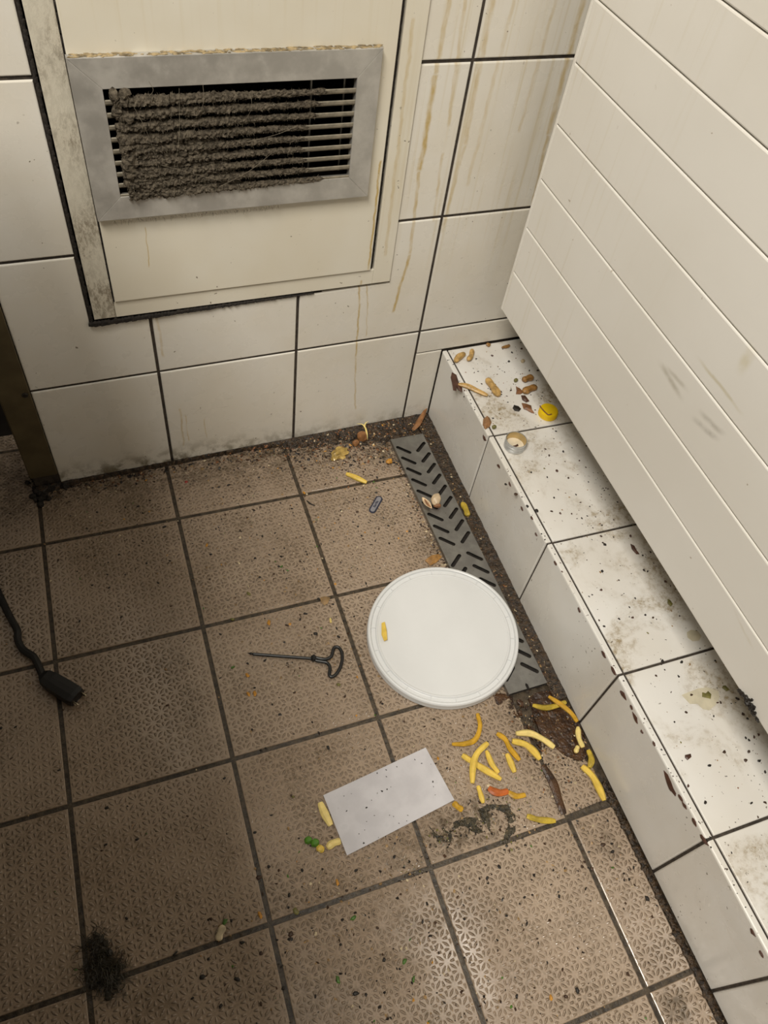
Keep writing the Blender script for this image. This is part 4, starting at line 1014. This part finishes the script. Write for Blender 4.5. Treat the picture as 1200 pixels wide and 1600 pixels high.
# ---------------------------------------------------------------- individual flecks
def fleck(pt, size, asp, rot, mat, label, cat, group, name, dome=.0012, rnd=RND):
    v, f = flake_geo(rand_outline(pt, size, asp, rot, 7, rnd), 0.0007, dome)
    return tag(obj(name, v, f, M[mat]), label, cat, group)
for p in [(-0.5291,-0.2235,0.0003),(-0.3598,-0.1307,0.0003),(-0.3601,-0.1831,0.0003),(-0.3003,-0.1430,0.0003),(-0.3167,-0.2445,0.0003),(-0.3024,-0.2349,0.0003),(-0.4297,-0.5818,0.0003),(-0.4599,-0.5973,0.0003),(-0.4845,-0.6106,0.0003),(-0.3808,-0.6919,0.0003),(-0.6441,-0.6543,0.0003),(-0.4924,-0.6615,0.0003),(-0.6000,-0.7071,0.0003),(-0.5283,-0.7213,0.0003),(-0.5108,-0.7389,0.0003),(-0.5772,-0.7394,0.0003),(-0.5416,-0.7542,0.0003),(-0.5644,-0.7725,0.0003),(-0.4654,-0.7990,0.0003),(-0.4227,-0.8119,0.0003),(-0.4121,-0.8164,0.0003),(-0.2309,-0.7529,0.0003),(-0.1186,-0.8049,0.0003),(-0.2066,-0.8142,0.0003),(-0.2517,-0.8764,0.0003),(-0.1820,-0.8957,0.0003),(-0.1975,-0.8960,0.0003),(-0.0707,-0.7668,0.0003),(-0.0631,-0.7784,0.0003),(-0.0496,-0.8404,0.0003),(-0.3675,-0.3460,0.0003),(-0.3461,-0.3425,0.0003),(-0.3361,-0.3354,0.0003),(-0.4122,-0.3910,0.0003),(-0.2994,-0.3721,0.0003),(-0.3010,-0.3859,0.0003),(-0.3315,-0.3712,0.0003),(-0.3865,-0.4495,0.0003),(-0.3216,-0.4759,0.0003),(-0.2768,-0.4989,0.0003),(-0.4621,-0.3326,0.0003),(-0.3865,-0.0685,0.0003),(-0.5008,-0.1244,0.0003),(-0.6128,-0.0969,0.0003),(-0.4364,-0.3887,0.0003),(-0.3139,-0.6111,0.0003),(-0.2420,-0.6350,0.0003),(-0.1907,-0.6146,0.0003),(-0.5917,-0.7551,0.0003),(-0.6190,-0.5735,0.0003),(-0.6544,-0.5675,0.0003),(-0.2317,-0.3118,0.0003),(-0.3666,-0.5372,0.0003),(-0.3718,-0.5144,0.0003),(-0.1925,-0.3148,0.0003),(-0.1994,-0.1776,0.0003),(-0.1295,-0.2375,0.0003),(-0.4736,-0.7318,0.0003),(-0.4926,-0.7587,0.0003),(-0.3772,-0.7589,0.0003),(-0.3815,-0.7918,0.0003),(-0.3248,-0.7703,0.0003)]:
    fleck(p, RND.uniform(.0022, .0042), RND.uniform(.4, .8), RND.uniform(0, 3), RND.choice(('dark', 'dark', 'darkbrown')), 'small black charred fleck lying on the brown floor tiles', 'fleck', 'black flecks on the floor', 'food_fleck')
for p, s in zip([(-0.4064,-0.2792,0.0003),(-0.4620,-0.7107,0.0003),(-0.4006,-0.7394,0.0003),(-0.4372,-0.7924,0.0003),(-0.3597,-0.8010,0.0003),(-0.3565,-0.8208,0.0003),(-0.4572,-0.3883,0.0003),(-0.3247,-0.4570,0.0003),(-0.4400,-0.3143,0.0003),(-0.3467,-0.2457,0.0003),(-0.4279,-0.5841,0.0003),(-0.3388,-0.6307,0.0003)], (.0055, .006, .005, .0045, .0045, .0045, .0035, .0040, .0042, .0035, .0030, .003)):
    fleck(p, s, .55, RND.uniform(0, 3), RND.choice(('green', 'green', 'olive')), 'small green herb fleck lying on the brown floor tiles', 'fleck', 'green flecks on the floor', 'herb_fleck')
for p, s in zip([(-0.3912,-0.3345,0.0004),(-0.4416,-0.4054,0.0004),(-0.4470,-0.4334,0.0004),(-0.4385,-0.4351,0.0004),(-0.5021,-0.7008,0.0004),(-0.4064,-0.6973,0.0004),(-0.2144,-0.8913,0.0004),(-0.2717,-0.1164,0.0004),(-0.4464,-0.1765,0.0004),(-0.2960,-0.4539,0.0004)], (.0055, .0050, .0048, .0048, .0050, .0040, .0042, .0042, .004, .003)):
    fleck(p, s, .55, RND.uniform(1.2, 1.9), 'orange', 'small orange vegetable crumb lying on the brown floor tiles', 'crumb', 'orange crumbs on the floor', 'vegetable_crumb')
strip('twig', [(-0.2726,-0.1338,0.0016),(-0.2685,-0.1418,0.0016),(-0.2626,-0.1475,0.0016)], .0010, 'dark', 'thin black twig across a floor joint near the back wall', 'twig', 0, 1, None)
for p in [(-0.4505,-0.0445,0.0004)]: fleck(p, .0035, .8, .3, 'red', 'single dark red crumb on the floor near the back wall', 'crumb', None, 'vegetable_crumb')
for p, s in zip([(-0.0231,-0.2948,0.1554),(-0.0168,-0.3164,0.1554),(-0.0098,-0.3402,0.1554),(-0.0006,-0.3512,0.1554),(0.0211,-0.3583,0.1554),(0.0315,-0.3648,0.1554),(0.0477,-0.3705,0.1554),(0.0586,-0.3819,0.1554),(0.0452,-0.2991,0.1554),(0.0258,-0.2837,0.1554),(0.1107,-0.2824,0.1554),(0.0766,-0.3088,0.1554),(0.0700,-0.4179,0.1554),(0.0680,-0.4322,0.1554),(0.0407,-0.4710,0.1554),(0.0234,-0.4968,0.1554),(0.1127,-0.4299,0.1554),(0.1119,-0.4640,0.1554),(0.1000,-0.4860,0.1554),(0.1042,-0.4894,0.1554),(0.1199,-0.5113,0.1554),(0.0703,-0.5548,0.1554),(0.0429,-0.5466,0.1554),(0.0622,-0.5483,0.1554),(0.0240,-0.5429,0.1554),(0.0708,-0.6227,0.1554),(0.0470,-0.6135,0.1554),(0.0273,-0.6285,0.1554),(0.0553,-0.6382,0.1554),(0.0877,-0.6851,0.1554),(0.0836,-0.6838,0.1554),(0.1064,-0.7067,0.1554),(0.0370,-0.6820,0.1554),(0.0567,-0.6647,0.1554),(0.1119,-0.6875,0.1554),(0.1083,-0.7134,0.1554),(0.1088,-0.7347,0.1554),(0.1012,-0.7356,0.1554),(0.0904,-0.7330,0.1554),(0.0837,-0.7481,0.1554),(0.0886,-0.7619,0.1554),(0.0871,-0.7749,0.1554),(0.0640,-0.8043,0.1554),(0.0479,-0.7997,0.1554),(-0.0046,-0.7814,0.1554),(-0.0132,-0.7588,0.1554),(0.0256,-0.7468,0.1554),(0.0531,-0.7389,0.1554),(0.0729,-0.7559,0.1554),(0.1415,-0.0836,0.1554),(0.1272,-0.0803,0.1554),(0.1022,-0.0518,0.1554),(0.0800,-0.0320,0.1554),(0.0492,-0.0331,0.1554),(0.0568,-0.1151,0.1554),(0.0740,-0.1161,0.1554),(-0.0087,-0.1113,0.1554),(0.1180,-0.0324,0.1554),(0.1394,-0.0273,0.1554),(0.0314,-0.2336,0.1554),(0.0694,-0.2474,0.1554),(0.0690,-0.2608,0.1554),(0.0949,-0.2594,0.1554),(0.0659,-0.2917,0.1554)], [.0035] * 4 + [.0028, .0022, .002, .0028] + [.0022] * 5 + [.0032] * 4 + [.0026] * 100):
    fleck(p, s * RND.uniform(.75, 1.15), RND.uniform(.45, .9), RND.uniform(0, 3), RND.choice(('dark', 'dark', 'darkbrown', 'leaf_dark')), 'small dark charred fleck lying on the white ledge tiles', 'fleck', 'dark flecks on the ledge', 'food_fleck', .0008)
# brown chips and spatter along the front edge of the ledge
EX, EY = Vector((0.034, 1, 0)).normalized(), Vector((0, 0, 1))
NN = Vector((-1, 0.034, 0)).normalized()
for p, s, a in zip([(-0.0020,-0.0584,0.1474),(-0.0065,-0.1923,0.1422),(-0.0085,-0.2486,0.1405),(-0.0098,-0.2893,0.1446),(-0.0114,-0.3344,0.1424),(-0.0122,-0.3601,0.1542),(-0.0130,-0.3822,0.1433),(-0.0149,-0.4386,0.1522),(-0.0174,-0.5125,0.1489),(-0.0197,-0.5799,0.1501),(-0.0205,-0.6039,0.1522),(-0.0216,-0.6348,0.1462),(-0.0222,-0.6535,0.1492),(-0.0226,-0.6662,0.1450),(-0.0232,-0.6831,0.1434),(-0.0254,-0.7460,0.1430),(-0.0256,-0.7526,0.1419),(-0.0261,-0.7663,0.1494),(-0.0264,-0.7760,0.1494),(-0.0270,-0.7947,0.1513),(-0.0277,-0.8146,0.1512),(-0.0309,-0.9097,0.1489),(-0.0316,-0.9293,0.1447),(-0.0239,-0.7031,0.1548)],
                   (.005, .006, .0045, .004, .0035, .003, .003, .0032, .0036, .0050, .0062, .0066, .0035, .0062, .0026, .0105, .0085, .0042, .0042, .0048, .0060, .0040, .0036, .0025), [1.2] * 24):
    v, f = flake_geo(rand_outline(Vector(p) - NN * 0.0004, s * 1.25, .5, RND.uniform(-.25, .25), 8, RND, EX, EY), .0010, .0012, NN)
    tag(obj('edge_chip', v, f, M['leaf_dark']), 'dark brown chip in the front edge of the white ledge', 'chip', 'brown chips along the ledge edge')

# ---------------------------------------------------------------- uncountable grime
def heightfield(name, xs, ys, hf, mat, label, cat='grime'):
    v = []; f = []; nx, ny = len(xs), len(ys)
    for y in ys:
        for x in xs: v.append((x, y, hf(x, y)))
    for j in range(ny - 1):
        for i in range(nx - 1): 
            q = (j * nx + i, j * nx + i + 1, (j + 1) * nx + i + 1, (j + 1) * nx + i)
            if max(v[k][2] for k in q) > 0.0: f.append(q)
    return tag(obj(name, v, f, mat, smooth=False), label, cat, kind='stuff')
lin = lambda a, b, n: [a + (b - a) * i / (n - 1) for i in range(n)]
def sm(a, b, x):
    t = max(0.0, min(1.0, (x - a) / (b - a))); return t * t * (3 - 2 * t)
def hwall(x, y):
    w = 0.004 + 0.026 * sm(-0.36, -0.20, x) + 0.030 * sm(-0.22, -0.08, x) * (1 - sm(-0.03, -0.09, -0.0) * 0) + 0.016 * sm(-0.60, -0.67, x)
    p = Vector((x * 60, y * 60, 0)); n = noise.noise(p) * .6 + noise.noise(p * 2.3) * .4 + noise.noise(p * 6) * .25
    t = 1 + y / (w * (1 + 0.8 * n))
    return -0.0022 + (0.0038 + 0.0022 * n + 0.003 * sm(-0.02, 0.0, y)) * sm(0.0, 0.6, t) * 1.5 if y < 0 else 0.004
heightfield('wall_foot_sludge', lin(-0.676, 0.004, 300), lin(-0.085, 0.0015, 42), hwall, M['sludge'], 'dark wet dirt heaped along the foot of the back wall')
def hgut(x, y):
    e = -0.034 - 0.0 * y; bx = 0.034 * y; dxr = -0.0306 + 0.0087 / .499 * (y + .048)
    p = Vector((x * 70, y * 70, 3)); n = noise.noise(p) * .6 + noise.noise(p * 2.4) * .4 + noise.noise(p * 6) * .3
    return 0.0045 + 0.0028 * n
v = []; f = []; ny, nx = 330, 12
for j in range(ny):
    y = -0.02 - 0.555 * j / (ny - 1)
    x0 = -0.0295 + 0.0174 * (y + .048); x1 = 0.034 * y - 0.0003
    for i in range(nx):
        x = x0 + (x1 - x0) * i / (nx - 1); v.append((x, y, hgut(x, y) + 0.003 * (i / (nx - 1)) ** 2))
for j in range(ny - 1):
    for i in range(nx - 1): f.append((j * nx + i, j * nx + i + 1, (j + 1) * nx + i + 1, (j + 1) * nx + i))
tag(obj('gutter_sludge', v, f, M['sludge']), 'dark gritty sludge between the drain cover and the ledge', 'grime', kind='stuff')
# dirt along the ledge foot farther on
m = MB(); rnd = random.Random(5)
for i in range(150):
    y = -0.70 - 0.36 * i / 149; r = rnd.uniform(.0022, .0050)
    m.add(*blob((0.034 * y - .0025 - rnd.uniform(0, .003), y, .0006), r, r * 1.6, r * .8, rnd.uniform(0, 3), .5, i, 1))
tag(m.build('ledge_foot_dirt', M['sludge']), 'dark dirt line where the floor meets the ledge', 'grime', kind='stuff')
# brown pit where a floor tile is missing
pit = [(-0.0725,-0.5586,-0.0000),(-0.0471,-0.5544,0.0000),(-0.0269,-0.5566,0.0000),(-0.0204,-0.5933,-0.0000),(-0.0212,-0.6227,0.0000),(-0.0273,-0.6588,-0.0000),(-0.0465,-0.6618,0.0000),(-0.0594,-0.6502,0.0000),(-0.0698,-0.6318,-0.0000),(-0.0836,-0.6235,-0.0000),(-0.0786,-0.5944,0.0000)]
def inpoly(x, y, P):
    c = False
    for i in range(len(P)):
        a, b = P[i - 1], P[i]
        if (a[1] > y) != (b[1] > y) and x < (b[0] - a[0]) * (y - a[1]) / (b[1] - a[1]) + a[0]: c = not c
    return c
X0, X1 = min(p[0] for p in pit), max(p[0] for p in pit); Y0, Y1 = min(p[1] for p in pit), max(p[1] for p in pit)
def hpit(x, y):
    p = Vector((x * 50, y * 50, 7)); n = noise.noise(p) * .5 + noise.noise(p * 2.7) * .4 + noise.noise(p * 7) * .2
    return (0.0012 + .0024 * n) if inpoly(x + .004 * noise.noise(p * .9), y + .004 * noise.noise(p * .9 + Vector((9, 0, 0))), pit) else -0.003
heightfield('brown_pit_dirt', lin(X0, X1, 90), lin(Y0, Y1, 100), hpit, M['sludge_brown'], 'brown wet dirt filling the pit of a missing floor tile')
def wet_patch(name, poly, mat, lab, h=.0016, sc=60, thr=0.0, res=80):
    x0, x1 = min(p[0] for p in poly), max(p[0] for p in poly); y0, y1 = min(p[1] for p in poly), max(p[1] for p in poly)
    def hf(x, y):
        p = Vector((x * sc, y * sc, 2.0)); n = noise.noise(p) * .6 + noise.noise(p * 2.3) * .5 + noise.noise(p * 6) * .25
        if not inpoly(x + .008 * noise.noise(p * .7), y + .008 * noise.noise(p * .7 + Vector((9, 0, 0))), poly) or n < thr: return -0.004
        return .0004 + h * max(0, n + .4)
    return heightfield(name, lin(x0 - .006, x1 + .006, res), lin(y0 - .006, y1 + .006, res), hf, M[mat], lab)
wet_patch('sludge_ring', [(-0.2052,-0.6729,0.0000),(-0.1884,-0.6709,0.0000),(-0.1685,-0.6784,0.0000),(-0.1661,-0.6928,0.0000),(-0.1736,-0.7153,0.0000),(-0.1876,-0.7268,0.0000),(-0.1956,-0.7225,0.0000),(-0.1833,-0.7087,0.0000),(-0.1783,-0.6870,0.0000),(-0.1905,-0.6812,0.0000),(-0.2019,-0.6975,0.0000),(-0.2154,-0.7028,0.0000),(-0.2281,-0.6968,0.0000),(-0.2370,-0.6905,0.0000),(-0.2492,-0.6896,0.0000),(-0.2486,-0.6800,0.0000),(-0.2269,-0.6841,0.0000),(-0.2081,-0.6871,0.0000)], 'sludge_green', 'green black sludge curling in a ring below the fries', .0022, 70, -.30, 120)
wet_patch('sludge_smudge', [(-0.2749,-0.6744,0.0000),(-0.2590,-0.6749,0.0000),(-0.2523,-0.6886,0.0000),(-0.2634,-0.6977,0.0000),(-0.2771,-0.6883,0.0000)], 'sludge_green', 'grey green sludge smudge between the paper and the sludge ring', .0010, 90, -.05, 60)
wet_patch('brown_spill', [(-0.1196,-0.5366,0.0000),(-0.0914,-0.5424,0.0000),(-0.0796,-0.5644,-0.0000),(-0.0837,-0.6121,-0.0000),(-0.0939,-0.6277,0.0000),(-0.0988,-0.5879,0.0000),(-0.1115,-0.5623,0.0000),(-0.1241,-0.5503,0.0000)], 'sludge_brown', 'brown spill below the lower end of the drain cover', .0012, 75, .08, 90)
# hair clump
m = MB(); rnd = random.Random(21)
cen = [Vector(p) for p in [(-0.6816,-0.6663,0.0020),(-0.6768,-0.6799,0.0020),(-0.6758,-0.6920,0.0020),(-0.6741,-0.7034,0.0020),(-0.6832,-0.6970,0.0020),(-0.6723,-0.7136,0.0020),(-0.6654,-0.7034,0.0020)]]
for i, c in enumerate(cen):
    for k in range(5):
        m.add(*blob((c.x + rnd.gauss(0, .0045), c.y + rnd.gauss(0, .0045), .0015), rnd.uniform(.003, .006), rnd.uniform(.002, .004), rnd.uniform(.0015, .0035), rnd.uniform(0, 3), .6, i * 9 + k, 2), 0)
for i in range(420):
    c = rnd.choice(cen); a = rnd.uniform(0, 6.28); p = Vector((c.x + rnd.gauss(0, .006), c.y + rnd.gauss(0, .006), rnd.uniform(.001, .007)))
    pts = [p]
    for s in range(4):
        a += rnd.uniform(-1.1, 1.1); p = p + Vector((math.cos(a), math.sin(a), rnd.uniform(-.5, .3))) * .0042; p.z = max(p.z, .0006); pts.append(p)
    m.add(*tube(pts, .00028, 3, caps=False), 0 if rnd.random() < .7 else 1)
tag(m.build('hair_clump', [M['hair'], M['sludge_green']]), 'dark matted hair clump at a floor joint near the lower left', 'hair', kind='stuff')
# dirt clump under the corner strip
m = MB(); rnd = random.Random(8)
for i in range(60):
    c = rnd.choice([Vector(p) for p in [(-0.6700,0.0159,-0.0000),(-0.6584,0.0074,0.0000),(-0.6739,-0.0046,-0.0000),(-0.6634,-0.0128,0.0000),(-0.6449,-0.0016,0.0000),(-0.6700,-0.0216,-0.0000),(-0.6296,0.0052,-0.0000)]])
    r = rnd.uniform(.003, .007); m.add(*blob((c.x + rnd.gauss(0, .006), c.y + rnd.gauss(0, .006), r * .5), r, r * rnd.uniform(.5, 1), r * rnd.uniform(.5, 1.1), rnd.uniform(0, 3), .6, i, 1), 0)
tag(m.build('corner_dirt', M['shade_and_dirt']), 'black dirt clump under the metal corner strip', 'grime', kind='stuff')
# black crumbs clinging to the lower edge of the panel
m = MB(); rnd = random.Random(9)
for i in range(60):
    y = -0.722 + rnd.gauss(0, .007); r = rnd.uniform(.0010, .0026)
    x = .0574 - .0385 * (-.048 - y) - r * .4; z = .2706 + abs(rnd.gauss(0, .0045)) * (1 - min(1, abs(y + .722) / .02))
    m.add(*blob((x, y, z), r, r * rnd.uniform(.5, 1.5), r * rnd.uniform(.6, 1.4), rnd.uniform(0, 3), .9, i, 2), 0)
tag(m.build('panel_edge_crumbs', M['dark']), 'black gritty crumbs clinging to the lower edge of the panel', 'crumbs', kind='stuff')

# ---------------------------------------------------------------- crumbs too many to count
LIDC = Vector((-.156, -.433))
def crumbs(name, n, place, zf, smin, smax, mats, weights, label, seed):
    m = MB(); rnd = random.Random(seed); keys = list(range(len(mats))); c = 0; tries = 0
    while c < n and tries < n * 30:
        tries += 1
        p = place(rnd)
        if p is None: continue
        z = zf(p)
        s = smin + (smax - smin) * rnd.random() ** 2.6
        k = rnd.choice((4, 5, 5, 6)); asp = rnd.uniform(.35, .95); rot = rnd.uniform(0, 6.28); h = s * rnd.uniform(.25, .7)
        v = []; cr, sr = math.cos(rot), math.sin(rot)
        for i in range(k):
            t = 6.283 * (i + rnd.uniform(-.3, .3)) / k; r = s * rnd.uniform(.6, 1.1); x, y = r * math.cos(t), r * asp * math.sin(t)
            v.append((p[0] + x * cr - y * sr, p[1] + x * sr + y * cr, z))
        v.append((p[0] + rnd.uniform(-.2, .2) * s, p[1] + rnd.uniform(-.2, .2) * s, z + h))
        m.add(v, [(i, (i + 1) % k, k) for i in range(k)], rnd.choices(keys, weights)[0]); c += 1
    return tag(m.build(name, [M[q] for q in mats]), label, 'crumbs', kind='stuff')
PAP = [P1, P2, P3, P4]
DEN = [(-.20, -.72, .16, 1.0), (-.42, -.72, .12, .9), (-.34, -.16, .16, 1.0), (-.15, -.10, .14, 1.4), (-.09, -.62, .09, 1.2), (-.36, -.42, .10, .7), (-.30, -.30, .14, .7), (-.06, -.80, .06, 1.0), (-.40, -.84, .10, .8), (-.55, -.10, .12, .8), (-.15, -.2, .08, 1.5), (-.16, -.07, .09, 2.2),(-.30,-.88,.1,.8)]
def place_floor(rnd):
    x, y = rnd.uniform(-.80, -.02), rnd.uniform(-1.0, -.01)
    if x > .03 * y - .006: return None
    if (Vector((x, y)) - LIDC).length < .113 or inpoly(x, y, PAP): return None
    if -.095 < x + .0174 * -(y + .048) < -.029 and -.548 < y < -.046: return None
    d = .10 + sum(k * math.exp(-((x - a) ** 2 + (y - b) ** 2) / (2 * (r * .55) ** 2)) for a, b, r, k in DEN)
    return (x, y) if rnd.random() < d * .7 else None
crumbs('floor_crumbs', 3600, place_floor, lambda p: .0002, .0006, .0030, ['dark', 'darkbrown', 'tancrumb', 'palecrumb', 'green', 'orange'], [8, 6, 4, 2, .6, .5], 'loose dark crumbs scattered over the floor tiles', 31)
def place_wall(rnd):
    x = rnd.uniform(-.67, -.005); 
    if rnd.random() > .16 + .84 * sm(-.38, -.14, x): return None
    w = .022 + .055 * sm(-.34, -.16, x)
    y = -abs(rnd.gauss(0, w * .6)) - .002
    if x > -.094 and y < -.044: return None
    return (x, y)
crumbs('wall_foot_crumbs', 2600, place_wall, lambda p: max(.0003, hwall(p[0], p[1]) - .0004), .0008, .0042, ['dark', 'darkbrown', 'tancrumb', 'palecrumb', 'leaf_brown', 'orange', 'garlic'], [9, 9, 2.4, .35, 4, .3, .15], 'brown and black food crumbs heaped along the back wall', 32)
def place_gut(rnd):
    y = rnd.uniform(-.575, -.02); x0 = -.029 + .0174 * (y + .048); x1 = .034 * y - .001
    return (x0 + (x1 - x0) * rnd.random(), y)
crumbs('gutter_crumbs', 900, place_gut, lambda p: hgut(*p) + .0006, .0006, .0028, ['dark', 'darkbrown', 'tancrumb', 'palecrumb', 'leaf_brown'], [6, 6, 5, 1.5, 2], 'brown crumbs lying in the gutter beside the ledge', 33)
def place_drain_left(rnd):
    y = rnd.uniform(-.33, -.05); return (-.0925 + .0174 * (y + .048) - abs(rnd.gauss(0, .007)) , y)
crumbs('drain_side_crumbs', 520, place_drain_left, lambda p: .0003, .0006, .0030, ['dark', 'darkbrown', 'tancrumb', 'palecrumb', 'leaf_brown'], [6, 6, 4, 3, 2], 'dark crumbs lined up along the left side of the drain cover', 34)
def place_ledge(rnd):
    y = rnd.uniform(-1.0, -.01); x = rnd.uniform(.012, .20) + .034 * y
    d = .35 + math.exp(-((x - .07) ** 2 + (y + .10) ** 2) / .004) + .8 * math.exp(-((x - .10) ** 2 + (y + .36) ** 2) / .004) + .5 * sm(.07, .16, x)
    return (x, y) if rnd.random() < d * .6 else None
crumbs('ledge_crumbs', 1000, place_ledge, lambda p: H + .0001, .0005, .0024, ['dark', 'darkbrown', 'olive', 'tancrumb', 'leaf_brown'], [8, 6, 1.5, 3, 2], 'fine dark crumbs scattered over the white ledge tiles', 35)
def place_edge(rnd):
    y = rnd.uniform(-.98, -.02); return (rnd.uniform(.0010, .0065) + .034 * y, y) if noise.noise(Vector((y * 25, 4, 0))) > -.25 else None
crumbs('ledge_edge_crumbs', 260, place_edge, lambda p: H - .0003, .0006, .0024, ['dark', 'darkbrown', 'leaf_dark'], [6, 4, 2], 'dark grit along the rounded front edge of the ledge', 36)
def place_paper(rnd):
    a, b = rnd.random(), rnd.random(); p = P1.lerp(P2, a).lerp(P4.lerp(P3, a), b); return (p.x, p.y)
crumbs('paper_crumbs', 34, place_paper, lambda p: .0030, .0008, .0022, ['dark', 'grey'], [4, 1], 'black specks lying on the paper slip', 37)
def place_ring(rnd):
    t = rnd.choice(RING); p = Vector(t); return (p.x + rnd.gauss(0, .010), p.y + rnd.gauss(0, .007))
RING = [(-0.2052,-0.6729,0.0000),(-0.1884,-0.6709,0.0000),(-0.1685,-0.6784,0.0000),(-0.1661,-0.6928,0.0000),(-0.1736,-0.7153,0.0000),(-0.1876,-0.7268,0.0000),(-0.2019,-0.6975,0.0000),(-0.2281,-0.6968,0.0000),(-0.2492,-0.6896,0.0000),(-0.2663,-0.6919,0.0000),(-0.2980,-0.7049,0.0000),(-0.3308,-0.7014,0.0000),(-0.3198,-0.7167,0.0000)]
crumbs('ring_crumbs', 420, place_ring, lambda p: .0010, .0006, .0026, ['dark', 'olive', 'grey', 'palecrumb', 'darkbrown'], [6, 3, 2, 1, 3], 'gritty crumbs around the sludge ring', 38)
def place_pit(rnd):
    x, y = rnd.uniform(X0 - .03, X1), rnd.uniform(Y0 - .03, Y1)
    return (x, y) if x < .03 * y - .004 else None
crumbs('pit_crumbs', 380, place_pit, lambda p: .0016 if inpoly(p[0], p[1], pit) else .0003, .0006, .0030, ['dark', 'darkbrown', 'tancrumb', 'palecrumb', 'leaf_brown'], [6, 6, 4, 2, 2], 'brown crumbs around the pit of the missing tile', 39)
